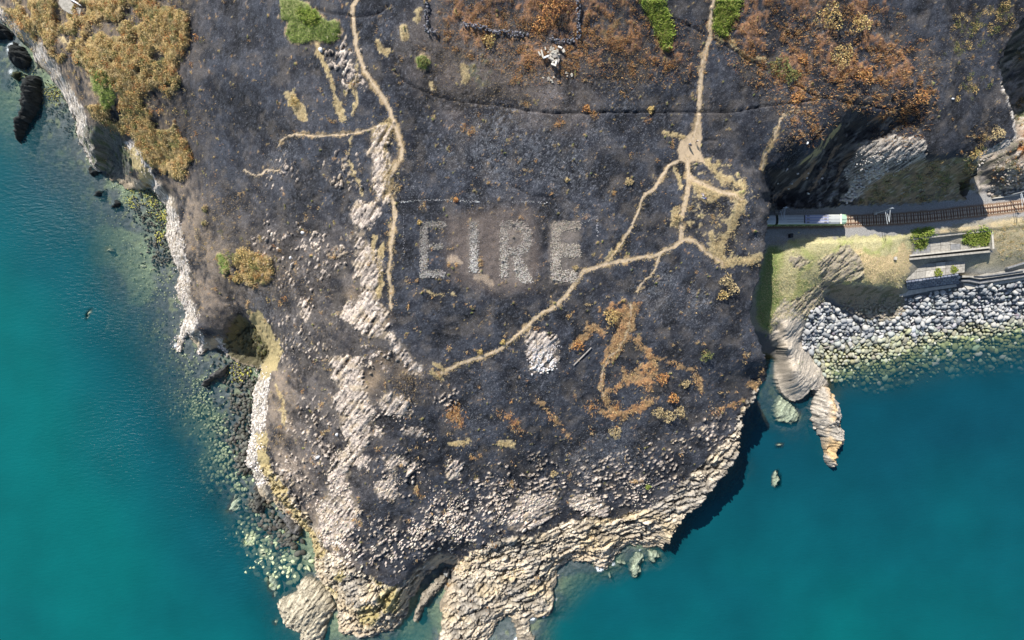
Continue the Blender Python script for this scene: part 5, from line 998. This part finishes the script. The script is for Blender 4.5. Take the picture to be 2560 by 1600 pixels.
# ------------------------------------------------------------------ built things
M_conc = mat("weathered_concrete", (.31, .29, .25), .9, .3, 1.6); M_concd = mat("stained_concrete", (.20, .20, .20), .9, .3, 1.6); M_conl = mat("pale_concrete", (.45, .42, .36), .9, .22, 1.6)
M_steel = mat("galvanised_steel", (.62, .66, .68), .45, .08, 6, .3); M_rail = mat("rusty_rail", (.17, .075, .045), .55, .2, 8, .2); M_rt = mat("worn_rail_head", (.30, .24, .21), .35, .1, 8, .5)
M_slp = mat("concrete_sleeper", (.50, .41, .31), .9, .2, 5); M_wood = mat("bleached_wood", (.32, .29, .26), .85, .2, 6); M_wall = mat("dark_field_stone", (.055, .055, .065), .95, .35, 4)
M_roof = mat("train_roof_grey", (.42, .44, .43), .5, .06, 1.2, 0, 0); M_lime = mat("lime_green_paint", (.20, .28, .09), .4, .05, 2, 0, 0); M_mint = mat("pale_green_paint", (.36, .52, .40), .4, .05, 2, 0, 0)
M_dark = mat("dark_rubber", (.015, .016, .02), .7, .1, 4, 0, 0); M_unit = mat("lilac_grey_panel", (.26, .28, .40), .45, .08, 3, 0, 0); M_cream = mat("cream_paint", (.75, .70, .60), .5, .05, 2, 0, 0); M_glass = mat("tinted_glass", (.02, .03, .04), .08, .05, 1, 0, 0)
M_white = mat("white_render", (.78, .78, .80), .7, .06, 3)

class MB:
    def __init__(s): s.v = []; s.f = []
    def box(s, cx, cy, cz, lx, ly, lz, rz=0.0, bev=0.0):
        b = len(s.v); ca, sa_ = math.cos(rz), math.sin(rz)
        lv = [(-.5, -.5), (.5, -.5), (.5, .5), (-.5, .5)]
        rings = [(-.5, 0), (.5 - (bev / lz if bev else 0), 0)] + ([(.5, bev)] if bev else [])
        for zz_, ins_ in rings:
            for x_, y_ in lv:
                x2 = x_ * (lx - 2 * ins_); y2 = y_ * (ly - 2 * ins_); s.v.append((cx + x2 * ca - y2 * sa_, cy + x2 * sa_ + y2 * ca, cz + zz_ * lz))
        nr = len(rings); s.f.append((b + 3, b + 2, b + 1, b)); t = b + 4 * (nr - 1); s.f.append((t, t + 1, t + 2, t + 3))
        for k in range(nr - 1):
            for i in range(4): j = (i + 1) % 4; s.f.append((b + 4 * k + i, b + 4 * k + j, b + 4 * k + 4 + j, b + 4 * k + 4 + i))
        return s
    def prism(s, pts, z0, z1):
        b = len(s.v); n = len(pts); A = sum(pts[i][0] * pts[(i + 1) % n][1] - pts[(i + 1) % n][0] * pts[i][1] for i in range(n))
        if A < 0: pts = pts[::-1]
        z0 = z0 if hasattr(z0, '__len__') else [z0] * n; z1 = z1 if hasattr(z1, '__len__') else [z1] * n
        for i in range(n): s.v.append((pts[i][0], pts[i][1], z0[i]))
        for i in range(n): s.v.append((pts[i][0], pts[i][1], z1[i]))
        s.f.append(tuple(range(b + n - 1, b - 1, -1))); s.f.append(tuple(range(b + n, b + 2 * n)))
        for i in range(n): j = (i + 1) % n; s.f.append((b + i, b + j, b + n + j, b + n + i))
        return s
    def tube(s, pts, rad, sg=6):
        b = len(s.v); pts = [Vector(p) for p in pts]
        for i, p in enumerate(pts):
            d = (pts[min(i + 1, len(pts) - 1)] - pts[max(i - 1, 0)]).normalized(); up = Vector((0, 0, 1)) if abs(d.z) < .9 else Vector((1, 0, 0)); a = d.cross(up).normalized(); c_ = d.cross(a)
            rr = rad[i] if hasattr(rad, '__len__') else rad
            for k in range(sg): t = 2 * math.pi * k / sg; s.v.append(tuple(p + a * math.cos(t) * rr + c_ * math.sin(t) * rr))
        for i in range(len(pts) - 1):
            for k in range(sg): j = (k + 1) % sg; s.f.append((b + i * sg + k, b + i * sg + j, b + (i + 1) * sg + j, b + (i + 1) * sg + k))
        s.f.append(tuple(b + k for k in range(sg))); s.f.append(tuple(b + (len(pts) - 1) * sg + k for k in reversed(range(sg)))); return s
    def build(s, name, m, parent=None, sm=False):
        me = bpy.data.meshes.new(name); me.from_pydata(s.v, [], s.f); me.update(); me.materials.append(m)
        if sm: me.polygons.foreach_set('use_smooth', [True] * len(me.polygons))
        o = bpy.data.objects.new(name, me); LINK(o)
        if parent: o.parent = parent
        return o
def xy(u, v, z): p = px(u, v, z); return (p.x, p.y)

# --- railway track: two running rails, two check rails, sleepers
zr = 19.72; ctr = [px(u, v, zr + .2) for u, v in rail[1:-1]]
dense_ = []
for i in range(len(ctr) - 1):
    a, b = ctr[i], ctr[i + 1]; L = (b - a).length; kk = max(1, int(L / .25))
    for j in range(kk): dense_.append(a.lerp(b, j / kk))
ys0 = np.array([p.y for p in dense_]); xs0 = np.array([p.x for p in dense_]); ker = np.ones(41) / 41
ysm = np.convolve(np.pad(ys0, 20, mode='edge'), ker, 'valid'); dense_ = [Vector((x_, y_, zr)) for x_, y_ in zip(xs0, ysm)]
track = thing("railway_track", "single railway track with check rails running out of the tunnel behind the train", "railway track", (0, 0, 0))
def side(i): d = (dense_[min(i + 2, len(dense_) - 1)] - dense_[max(i - 2, 0)]).normalized(); return Vector((-d.y, d.x, 0)), math.atan2(d.y, d.x)
for off, nm in ((.82, 'rail'), (-.82, 'rail'), (.56, 'check_rail'), (-.56, 'check_rail')):
    b = MB(); pts = [dense_[i] + side(i)[0] * off for i in range(0, len(dense_), 8)]
    for i in range(len(pts) - 1):
        m_ = (pts[i] + pts[i + 1]) / 2; d = pts[i + 1] - pts[i]; a = math.atan2(d.y, d.x)
        b.box(m_.x, m_.y, zr + .27 - (.02 if nm != 'rail' else 0), d.length + .02, .08, .16, a)
    b.build(nm, M_rt if nm == 'rail' and off > 0 else M_rail, track)
proto = None; acc = 0; last = dense_[0]; k = 0
for i in range(len(dense_)):
    acc += (dense_[i] - last).length; last = dense_[i]
    if acc > .68 * k:
        n_, a = side(i); k += 1
        if proto is None:
            proto = MB().box(0, 0, 0, .27, 2.6, .16, 0, .03).build("sleeper", M_slp, track); o = proto
        else: o = proto.copy(); LINK(o)
        o.parent = track; o.location = (dense_[i].x, dense_[i].y, zr + .10); o.rotation_euler = (0, 0, a)

# --- train standing half out of the tunnel
pe = next(i for i in range(len(dense_)) if dense_[i].x > 94.6); n_, ta = side(pe - 20); tz = zr + .35
train = thing("train", "grey roofed commuter train with pale green end coming out of the tunnel", "train", (dense_[pe].x, dense_[pe].y, tz), ta * .6)
def carriage(x1, ln, cab, par):
    cx = x1 - ln / 2; W = 2.9; body = MB(); prof = [(-W / 2, .9), (-W / 2, 2.9), (-W / 2 + .18, 3.45), (-W / 2 + .55, 3.72), (0, 3.82), (W / 2 - .55, 3.72), (W / 2 - .18, 3.45), (W / 2, 2.9), (W / 2, .9)]
    b0 = []; 
    for xx_ in (x1 - ln, x1): b0.append([(xx_, y_, z_) for y_, z_ in prof])
    n_ = len(prof); mb = MB(); mb.v = b0[0] + b0[1]; mb.f = [(i, i + 1, n_ + i + 1, n_ + i) for i in range(n_ - 1)] + [tuple(range(n_ - 1, -1, -1)), tuple(range(n_, 2 * n_)), (n_ - 1, 0, n_, 2 * n_ - 1)]
    car = mb.build("carriage", M_lime, par)
    rf = MB(); rp = [(-W / 2 + .10, 3.40), (-W / 2 + .55, 3.76), (0, 3.87), (W / 2 - .55, 3.76), (W / 2 - .10, 3.40)]; x0_, x1_ = x1 - ln + .05, x1 - (1.75 if cab else .05)
    rf.v = [(x0_, y_, z_) for y_, z_ in rp] + [(x1_, y_, z_) for y_, z_ in rp]; rf.f = [(i, 5 + i, 6 + i, i + 1)[::-1] for i in range(4)]; rf.build("roof", M_roof, car)
    for j in range(3): MB().box(cx - 1, -.75 + j * .75, 3.90, ln - 7, .05, .05).build("roof_rib", M_concd, car)
    for s_ in (-1, 1):
        for j in range(7):
            MB().box(x1 - ln + 2.2 + j * (ln - 4) / 6.5, s_ * (W / 2 + .01), 2.25, 1.5, .04, .8).build("window", M_glass, car)
    for j in (2.6, ln - 2.6):
        bg_ = MB(); bg_.box(x1 - j, 0, .55, 2.6, 2.2, .5); 
        for wx_ in (-.9, .9):
            for s_ in (-1, 1): bg_.tube([(x1 - j + wx_, s_ * .78, .3), (x1 - j + wx_, s_ * .66, .3)], .42, 10)
        bg_.build("bogie", M_dark, car)
    if cab:
        MB().box(x1 - 1.55, 0, 3.86, .42, W - .1, .12, 0, .03).build("white_band", M_cream, car)
        cp = MB(); cp.v = [(x1 - 1.32, y_, z_ + .03) for y_, z_ in rp] + [(x1 + .10, y_ * 1.0, z_ - .05) for y_, z_ in rp]; cp.f = [(i, 5 + i, 6 + i, i + 1)[::-1] for i in range(4)]; cp.build("cab_roof", M_mint, car)
        MB().tube([(x1 - 1.3, -.25, 3.92), (x1 - .05, -.25, 3.80)], .05).build("horn_pipe", M_dark, car)
        MB().box(x1 + .02, 0, 2.35, .05, 2.3, .9).build("windscreen", M_glass, car)
        MB().box(x1 + .03, 0, 1.2, .05, 2.5, .5).build("front_panel", M_mint, car)
        un = MB(); un.box(x1 - 8.4, 0, 3.88, 6.6, 2.35, .16, 0, .03); u_ = un.build("air_unit", M_unit, car)
        for j in range(3): MB().box(x1 - 8.4 - (0 if j < 2 else .0), -.8 + j * .8, 4.0, 6.3, .09, .07).build("duct", M_cream, u_)
        for xo in (-10.9, -6.0):
            for yo in (-.85, 0, .85): MB().box(x1 + xo, yo, 4.0, .75, .34, .06).build("vent", M_dark, u_)
        MB().box(x1 - 11.9, 0, 3.9, .14, 2.3, .14).build("roof_gap", M_dark, car)
    return car
carriage(0, 19.3, True, train)
MB().box(-19.6, 0, 2.1, .6, 2.2, 2.8).build("gangway", M_dark, train)
carriage(-19.95, 19.3, False, train)

# --- overhead line masts
def mast(base, label, top_len=7.2, reach=3.6):
    t = thing("overhead_line_mast", label, "mast", base, group="overhead line masts beside the railway")
    MB().box(0, 0, .15, .9, .9, .5, 0, .05).build("footing", M_conl, t); MB().tube([(0, 0, .2), (0, 0, top_len)], .13, 8).build("pole", M_steel, t)
    MB().tube([(0, 0, top_len - .5), (0, -reach, top_len - .9)], .07).build("arm", M_steel, t); MB().tube([(0, 0, top_len - 2.0), (0, -reach, top_len - .95)], .07).build("stay", M_steel, t)
    MB().tube([(-.7, .1, top_len - .1), (.7, .1, top_len)], .07).build("crossbar", M_steel, t); MB().tube([(-.9, -.6, top_len - 1.2), (-.2, -reach - .5, top_len - 1.4)], .07).build("brace", M_steel, t)
    MB().box(0, .15, top_len + .1, .35, .35, .3, 0, .05).build("cap", M_steel, t)
    return t
p = px(2189, 533, 20); p.z = ground(p.x, p.y); mast(p, "white overhead line mast over the track right of the train")
p2 = px(2520, 489, 20); p2.z = ground(p2.x, p2.y); mast(p2, "overhead line mast at the right picture edge casting a long thin shadow", 6.6)
p3 = px(1922, 532, 20); mp_ = Vector((p3.x + 2.2, p3.y + .3, zr)); mast(mp_, "shaded overhead line mast beside the train roof at the tunnel mouth", 6.0, 2.6)
wire = MB()
for off in (-.2,): wire.tube([(dense_[i].x, dense_[i].y + off, zr + 5.3) for i in range(0, len(dense_), 12)], .018, 4)
tag(wire.build("overhead_wire", M_dark), "thin overhead wire above the railway track", "wire")
# --- kerb along the north side of the track
kb = MB(); kp_ = [(2483, 495.5), (2560, 485), (2640, 473)]
for (a, b_) in zip(kp_[:-1], kp_[1:]):
    A_p = px(*a, 20.4); B_p = px(*b_, 20.4); m_ = (A_p + B_p) / 2; kb.box(m_.x, m_.y, 20.15, (B_p - A_p).length, .3, .7, math.atan2(B_p.y - A_p.y, B_p.x - A_p.x))
tag(kb.build("kerb_wall", M_conl), "low pale kerb wall on the far side of the track at the right edge", "kerb")

# --- walls and terraces below the track
def wallbox(name, a, b_, z1, h, w, m, label, cat, parent=None, coping=True):
    A_p = px(*a, z1); B_p = px(*b_, z1); m_ = (A_p + B_p) / 2; L = (B_p - A_p).length; an = math.atan2(B_p.y - A_p.y, B_p.x - A_p.x)
    t = thing(name, label, cat, (m_.x, m_.y, z1 - h), an)
    nb = max(1, int(L / 1.6)); pr = None
    for rw in range(max(1, int(h / .7))):
        hh = h / max(1, int(h / .7))
        for j in range(nb):
            if pr is None: pr = MB().box(0, 0, 0, L / nb - .04, w, hh - .04, 0, .03).build("block", m, t); o = pr
            else: o = pr.copy(); LINK(o)
            o.parent = t; o.location = (-L / 2 + (j + .5) * L / nb, .0 + .012 * ((j * 7 + rw * 3) % 3), hh * (rw + .5)); 
    if coping: MB().box(0, 0, h + .06, L + .1, w + .14, .14, 0, .03).build("coping", M_conl if m is M_conc else M_conc, t)
    return t
wallbox("terrace_wall", (2283,597), (2481,575), 18.9, 2.4, .45, M_concd, "highest grey wall of the terraces, just below the railway grass", "wall")
wallbox("terrace_wall", (2480,577), (2483,622), 18.7, 1.8, .4, M_conc, "short end wall closing the upper terrace on its right", "wall")
wallbox("terrace_wall", (2274,639), (2481,618), 17.6, 1.6, .35, M_conc, "pale narrow wall in the middle of the terraces, upper of the pair", "wall")
wallbox("terrace_wall", (2273,648), (2481,628), 17.3, 3.4, .45, M_concd, "long dark sided wall in the middle of the terraces, lower of the pair", "wall")
tf = thing("upper_terrace", "upper terrace floor of cracked grey concrete slabs with fern over it", "terrace", (0, 0, 0))
def qpt(q4, s_, t_): a, b_, c_, d_ = q4; return ((a[0] * (1 - s_) + b_[0] * s_) * (1 - t_) + (d_[0] * (1 - s_) + c_[0] * s_) * t_, (a[1] * (1 - s_) + b_[1] * s_) * (1 - t_) + (d_[1] * (1 - s_) + c_[1] * s_) * t_)
def slabs(par, q4, nx_, ny_, z1, th, mats):
    rr = random.Random(5)
    for i in range(nx_):
        for j in range(ny_):
            e = .02; ps = [qpt(q4, (i + a) / nx_, (j + b_) / ny_) for a, b_ in ((e, e), (1 - e, e), (1 - e, 1 - e), (e, 1 - e))]
            dz = rr.uniform(-.04, .04); MB().prism([xy(u_, v_, z1) for u_, v_ in ps], z1 - th, z1 + dz).build("slab", mats[rr.randrange(len(mats))], par)
slabs(tf, [(2276,607),(2477,585),(2478,616),(2275,637)], 8, 2, 17.05, .8, [M_conc, M_conc, M_concd])
tf2 = thing("lower_terrace", "lower terrace floor of pale slabs with two round bushes on it", "terrace", (0, 0, 0))
slabs(tf2, [(2268,664),(2413,649),(2412,681),(2265,701)], 6, 2, 14.3, .8, [M_conl, M_conc, M_conc])
# battered masonry face, block by block
fw = thing("retaining_wall", "sloping blue grey masonry wall between the lower terrace and the boulders", "wall", (0, 0, 0))
M_blk = [mat("blue_grey_block", c_, .85, .2, 3) for c_ in ((.165,.185,.23), (.21,.225,.265), (.13,.145,.19))]
A0 = px(2264.5,703,14.2); A1 = px(2400,683.5,14.2); B0 = px(2266,726,7.6); B1 = px(2401,708,7.6); rr = random.Random(3)
for j in range(5):
    nb = 15
    for i in range(nb):
        o_ = (.5 if j % 2 else 0); s0 = max(0, (i + o_ - .5) / nb); s1 = min(1, (i + o_ + .5) / nb)
        if s1 - s0 < .01: continue
        t0, t1 = j / 5, (j + 1) / 5
        P_ = lambda s_, t_: A0.lerp(A1, s_).lerp(B0.lerp(B1, s_), t_)
        cs = [P_(s0 + .004, t0 + .012), P_(s1 - .004, t0 + .012), P_(s1 - .004, t1 - .012), P_(s0 + .004, t1 - .012)]
        out = Vector((0.05, -.35 - rr.uniform(0, .12), .15)); mb = MB(); mb.v = [tuple(q_ + Vector((0, .4, -.2))) for q_ in cs] + [tuple(q_ + out) for q_ in cs]
        mb.f = [(3, 2, 1, 0), (4, 5, 6, 7), (0, 1, 5, 4), (1, 2, 6, 5), (2, 3, 7, 6), (3, 0, 4, 7)]; mb.build("block", M_blk[rr.randrange(3)], fw)
def ledge(name, pts, z1, z0, m, label, cat="ledge"):
    t = MB().prism([xy(u_, v_, z1) for u_, v_ in pts], z0, z1).build(name, m); return tag(t, label, cat)
ledge("concrete_ledge", [(2250,729),(2390,710),(2392,717),(2330,726),(2255,742),(2248,737)], 8.9, 6.5, M_conl, "pale concrete ledge at the foot of the blue grey masonry wall")
ledge("sea_wall", [(2402,699),(2425,697),(2450,702),(2560,686),(2640,672),(2640,678),(2560,692),(2450,709),(2425,704),(2402,703)], 11.0, 6.5, M_concd, "grey sea wall running right above the boulders", "wall")
ledge("concrete_ledge", [(2412,707),(2440,713),(2560,695),(2640,682),(2640,688),(2560,700),(2465,716),(2420,724),(2412,716)], 9.4, 6.5, M_conl, "pale wedge shaped ledge in front of the right sea wall")
ledge("concrete_path", [(2405,688),(2440,690),(2480,680),(2560,672),(2640,660),(2640,668),(2560,682),(2450,698),(2425,693),(2402,694)], 12.0, 9, M_conc, "pale path on top of the right sea wall")
ledge("wall_fragment", [(2519,668),(2560,655),(2640,640),(2640,644),(2560,660),(2520,672)], 13.6, 11.5, M_concd, "dark broken wall on the slope above the right sea wall", "wall")
ledge("wall_fragment", [(2437,690),(2470,688),(2500,683),(2560,675),(2560,677),(2500,686),(2460,691)], 12.6, 11.5, M_concd, "thin dark kerb between the path and the rough slope at right", "kerb")
# bushes on the terraces
for (u, v, d, lab) in ((2344, 681, 21, "olive bush on the lower terrace, the larger and left one"), (2384, 674, 18, "round olive bush on the lower terrace, the right one"), (2302, 610, 26, "bright green climber hanging over the left end of the upper terrace"), (2425, 600, 34, "bright green climber covering the middle right of the upper terrace"), (2455, 595, 30, "bright green climber at the right end of the upper terrace"),
                       (2308, 581, 34, "lime green shrub above the highest terrace wall")):
    z_ = 14.3 if v > 640 else 17.1 if v > 585 else 19.3; p = px(u, v, z_); k = (HC - z_) / F; t = thing("shrub", lab, "shrub", p); r = np.random.default_rng(int(u)); rad = d * k / 2
    Vt, cl = leafclump(r, 260 + int(80 * rad * rad), rad, rad * .5, .14, LIME if v < 640 else [(.24,.30,.04),(.30,.33,.05),(.16,.2,.04)]); Vt[:, 2] += .05; np_mesh("foliage", Vt, np.arange(len(Vt)).reshape(-1, 3), cl, M_leaf, parent=t)
    MB().tube([(0, 0, -.1), (rad * .2, 0, rad * .4)], [.06, .03], 5).build("stem", M_wood, t)
# small kit beside the platform
for (u, v, sz, m_, lab, cat) in ((1975, 590, (.7, 1.1, 1.3), M_dark, "dark blue equipment cabinet in the shade below the train", "cabinet"), (2237, 646, (.7, .8, .6), M_conl, "small white box on the dry grass right of the mound", "box")):
    p = px(u, v, 20 if v < 600 else 19.4); p.z = ground(p.x, p.y); t = thing("equipment_box", lab, cat, p)
    MB().box(0, 0, sz[2] / 2, *sz, 0, .04).build("cabinet_body", m_, t); MB().box(0, 0, sz[2] + .03, sz[0] + .12, sz[1] + .12, .07).build("lid", m_, t)
p = px(1995, 582, 20.5); p.z = ground(p.x, p.y); t = thing("marker_post", "short post with a yellow top in the shade below the train", "post", p); MB().tube([(0, 0, -.1), (0, 0, 1.1)], .07).build("post_shaft", M_steel, t); MB().box(0, 0, 1.2, .32, .32, .2, 0, .04).build("post_top", mat("yellow_paint", (.7, .55, .2), .5), t)

# --- lookout slab at the top left corner
zz_ = ground(*xy(178, 14, 24)); lk_ = thing("lookout_platform", "grey concrete platform with a white rail in the top left corner", "platform", (0, 0, 0))
pl = [(146,8),(156,-40),(172,-6),(204,14),(199,41),(173,33),(156,23)]; MB().prism([xy(u_, v_, zz_ + 1.3) for u_, v_ in pl], zz_ - 2.5, zz_ + 1.3).build("deck", M_conc, lk_)
A_p, B_p = px(170, -6, zz_ + 2.2), px(203, 13.5, zz_ + 2.2); m_ = (A_p + B_p) / 2; MB().box(m_.x, m_.y, zz_ + 1.75, (B_p - A_p).length, .35, .95, math.atan2(B_p.y - A_p.y, B_p.x - A_p.x), .04).build("parapet", M_white, lk_)

# --- ruined field walls: each stretch of stones
def ruin(pts, label, seed, h=.9, w=.9):
    P_ = [at(u_, v_) for u_, v_ in pts]; r = np.random.default_rng(seed); t = thing("ruined_wall", label, "ruined wall", P_[0]); ps, sz = [], []
    for a, b_ in zip(P_[:-1], P_[1:]):
        L = (b_ - a).length; k = int(L / .13)
        for j in range(k):
            q_ = a.lerp(b_, j / k); q_.x += r.uniform(-w / 2, w / 2); q_.y += r.uniform(-w / 2, w / 2); ps.append((q_.x - P_[0].x, q_.y - P_[0].y, ground(q_.x, q_.y) - P_[0].z + r.uniform(.05, h))); sz.append(r.uniform(.14, .34, 3))
    o = rocks("stones", np.array(ps), np.array(sz), tint(r, len(ps), (.17, .17, .19), .6), seed, SH0, parent=t); tag(o, kind='stuff')
ruin([(1066,0),(1067,40),(1067,79),(1092,82)], "low blackened wall forming the left corner of the ruined enclosure", 81)
ruin([(1156,64),(1195,68),(1235,79),(1280,87),(1322,91)], "low blackened wall along the bottom of the ruined enclosure", 82)
ruin([(1377,95),(1384,104),(1402,106),(1439,103)], "short grey wall ending the bottom of the ruined enclosure at right", 83)
ruin([(1443,0),(1446,50),(1447,100)], "straight dark wall forming the right side of the ruined enclosure", 84)

# --- collapsed hut: every slab and beam a part
hp = at(1375, 138); hut = thing("rubble_heap", "heap of pale slabs, beams and a pipe left of the ruined wall corner", "rubble heap", hp); rr = random.Random(9)
for k in range(34):
    u_, v_ = rr.gauss(1383, 10), rr.gauss(138, 8); q_ = px(u_, v_, hp.z) - hp; o = MB().box(0, 0, 0, rr.uniform(.4, 1.4), rr.uniform(.2, .7), .14, 0, .02).build("slab", [M_conl, M_conc, M_conl, M_wood][k % 4], hut)
    o.location = (q_.x, q_.y, .25 + rr.uniform(0, .7)); o.rotation_euler = (rr.gauss(0, .3), rr.gauss(0, .3), rr.uniform(0, 3.1))
for (a, b_, m_) in (((1353,126),(1358,146), M_conl), ((1358,146),(1372,140), M_steel), ((1346,130),(1351,140), M_conl), ((1395,117),(1405,121), M_cream), ((1378,160),(1390,165), M_cream), ((1391,152),(1388,164), M_cream), ((1380,157),(1392,150), M_conl)):
    A_p = px(*a, hp.z + .6) - hp; B_p = px(*b_, hp.z + .6) - hp; d = B_p - A_p; o = MB().box((A_p.x + B_p.x) / 2, (A_p.y + B_p.y) / 2, .75, d.length, .38, .3, math.atan2(d.y, d.x), .04).build("beam", m_, hut)
for (u0_, v0_, n_, lab) in ((1376, 198, 16, "small heap of white stones and sticks below the large rubble heap"), (1420, 188, 9, "few scattered white sticks right of the small stone heap")):
    hp2 = at(u0_, v0_); t = thing("rubble_heap", lab, "rubble heap", hp2)
    for k in range(n_):
        q_ = px(rr.gauss(u0_, 8), rr.gauss(v0_, 5), hp2.z) - hp2; o = MB().box(0, 0, 0, rr.uniform(.2, .8), rr.uniform(.1, .35), .15, 0, .02).build("stick" if k % 2 else "slab", M_conl, t); o.location = (q_.x, q_.y, rr.uniform(.1, .3)); o.rotation_euler = (rr.gauss(0, .3), rr.gauss(0, .3), rr.uniform(0, 3.1))
A_p, B_p = at(1434, 913), at(1478, 869); d = B_p - A_p
o = MB().tube([A_p + Vector((0, 0, .25)), (A_p + B_p) / 2 + Vector((0, 0, .35)), B_p + Vector((0, 0, .25))], [.16, .18, .15], 8).build("wooden_pole", M_wood, None); tag(o, "long grey wooden pole lying on the burnt ground below the brown bush", "pole")
for (u, v, s, lab) in ((803,126,.75,"white upright boulder with a black shadow below the green grass patch"),(727,645,.6,"single white boulder on the left burnt slope"),(757,582,.7,"white boulder with a dark hollow beside it on the left slope"),(843,1086,.6,"white pointed boulder left of the tall outcrop's middle"),(795,1142,.8,"rounded white boulder left of the tall outcrop's foot"),(2018,358,.4,"lone white stone near the rim of the railway cutting"),(2381,248,.4,"lone white stone on the right burnt ridge"),(1414,916,.0,"")):
    if s == 0: continue
    p = at(u, v); sh = SH1[int(u) % 10]; o = boulder_mesh("boulder", sh, (.68, .68, .68)); o.location = (p.x, p.y, p.z + s * .4); o.scale = (s, s * .75, s * .8); o.rotation_euler = (.1, .2, u); tag(o, lab, "boulder")

# ------------------------------------------------------------------ people
M_skin = mat("skin", (.55, .36, .27), .6, .05, 5, 0, 0)
def person(u, v, pose, top, leg, hair, label, rz):
    p = at(u, v); t = thing("person", label, "person", p, rz)
    if pose == 'stand':
        J = [(0,0,.95,.15),(0,0,1.2,.15),(0,0,1.42,.14),(0,0,1.52,.06),(0,0,1.62,.09),(0,.01,1.72,.095),(.10,0,.9,.10),(.11,.02,.5,.065),(.11,-.02,.08,.045),(.11,.14,.04,.04),(-.10,0,.9,.10),(-.12,-.05,.5,.065),(-.12,-.12,.08,.045),(-.12,.03,.04,.04),(.19,0,1.42,.06),(.25,-.02,1.15,.045),(.24,.10,.92,.035),(.24,.16,.83,.03),(-.19,0,1.42,.06),(-.25,0,1.15,.045),(-.24,.08,.92,.035),(-.24,.13,.83,.03)]
    else:
        J = [(0,0,.18,.16),(0,-.06,.42,.15),(0,-.05,.62,.14),(0,-.03,.72,.06),(0,0,.82,.09),(0,.02,.92,.095),(.10,.02,.16,.10),(.14,.42,.36,.07),(.14,.72,.08,.05),(.14,.84,.06,.04),(-.10,.02,.16,.10),(-.14,.45,.16,.07),(-.14,.85,.08,.05),(-.14,.96,.08,.04),(.19,-.05,.62,.06),(.26,-.12,.38,.045),(.22,-.25,.14,.035),(.22,-.30,.06,.03),(-.19,-.05,.62,.06),(-.26,.05,.42,.045),(-.18,.22,.32,.035),(-.15,.28,.30,.03)]
    E = [(0,1),(1,2),(2,3),(3,4),(4,5),(0,6),(6,7),(7,8),(8,9),(0,10),(10,11),(11,12),(12,13),(2,14),(14,15),(15,16),(16,17),(2,18),(18,19),(19,20),(20,21)]
    me = bpy.data.meshes.new("body"); me.from_pydata([j[:3] for j in J], E, []); o = bpy.data.objects.new("body", me); LINK(o)
    md = o.modifiers.new("skin", 'SKIN'); 
    for i, j in enumerate(J): me.skin_vertices[0].data[i].radius = (j[3], j[3] * .85)
    me.skin_vertices[0].data[0].use_root = True
    o.modifiers.new("sub", 'SUBSURF').levels = 1
    dg = bpy.context.evaluated_depsgraph_get(); nm = bpy.data.meshes.new_from_object(o.evaluated_get(dg)); o.modifiers.clear(); o.data = nm; nm.name = "body"
    nm.materials.clear(); nm.materials.append(M_skin); nm.materials.append(mat("top_cloth", top, .9)); nm.materials.append(mat("leg_cloth", leg, .9))
    for f_ in nm.polygons:
        c_ = f_.center; z_ = c_.z if pose == 'stand' else None
        if pose == 'stand': f_.material_index = 2 if (c_.z < .98 and abs(c_.x) < .2) else (1 if 1.0 <= c_.z < 1.5 else 0)
        else: f_.material_index = 2 if (c_.y > .12 and c_.z < .5 and abs(c_.x) < .21) or c_.z < .2 else (1 if c_.z < .7 else 0)
        f_.use_smooth = True
    o.parent = t
    hz, hy = (1.74, 0) if pose == 'stand' else (.95, .01); v_, f_ = ico(1); v_ = v_ * np.array([.115, .13, .09]) + np.array([0, hy - .01, hz]); np_mesh("hair", v_, f_, np.tile([hair], (len(v_), 1)), M_stone, parent=t)
    return t
bpy.context.view_layer.update()
person(1739, 357, 'stand', (.06, .05, .06), (.03, .03, .04), (.75, .68, .62), "person with pale hair and dark clothes standing on the sandy path junction", R(200))
person(1721, 364, 'stand', (.42, .45, .52), (.10, .11, .15), (.30, .28, .28), "person in grey standing left of the other walker on the path junction", R(160))
person(1723.5, 367, 'stand', (.12, .12, .15), (.16, .16, .18), (.08, .06, .05), "person in dark clothes close behind the grey one on the path junction", R(150))
person(1758, 489, 'sit', (.80, .74, .76), (.30, .30, .40), (.16, .10, .06), "person in white sitting on the grass triangle between the paths", R(30))
person(1763, 496, 'sit', (.10, .12, .42), (.70, .74, .85), (.12, .08, .05), "person in blue sitting beside the one in white on the grass", R(70))
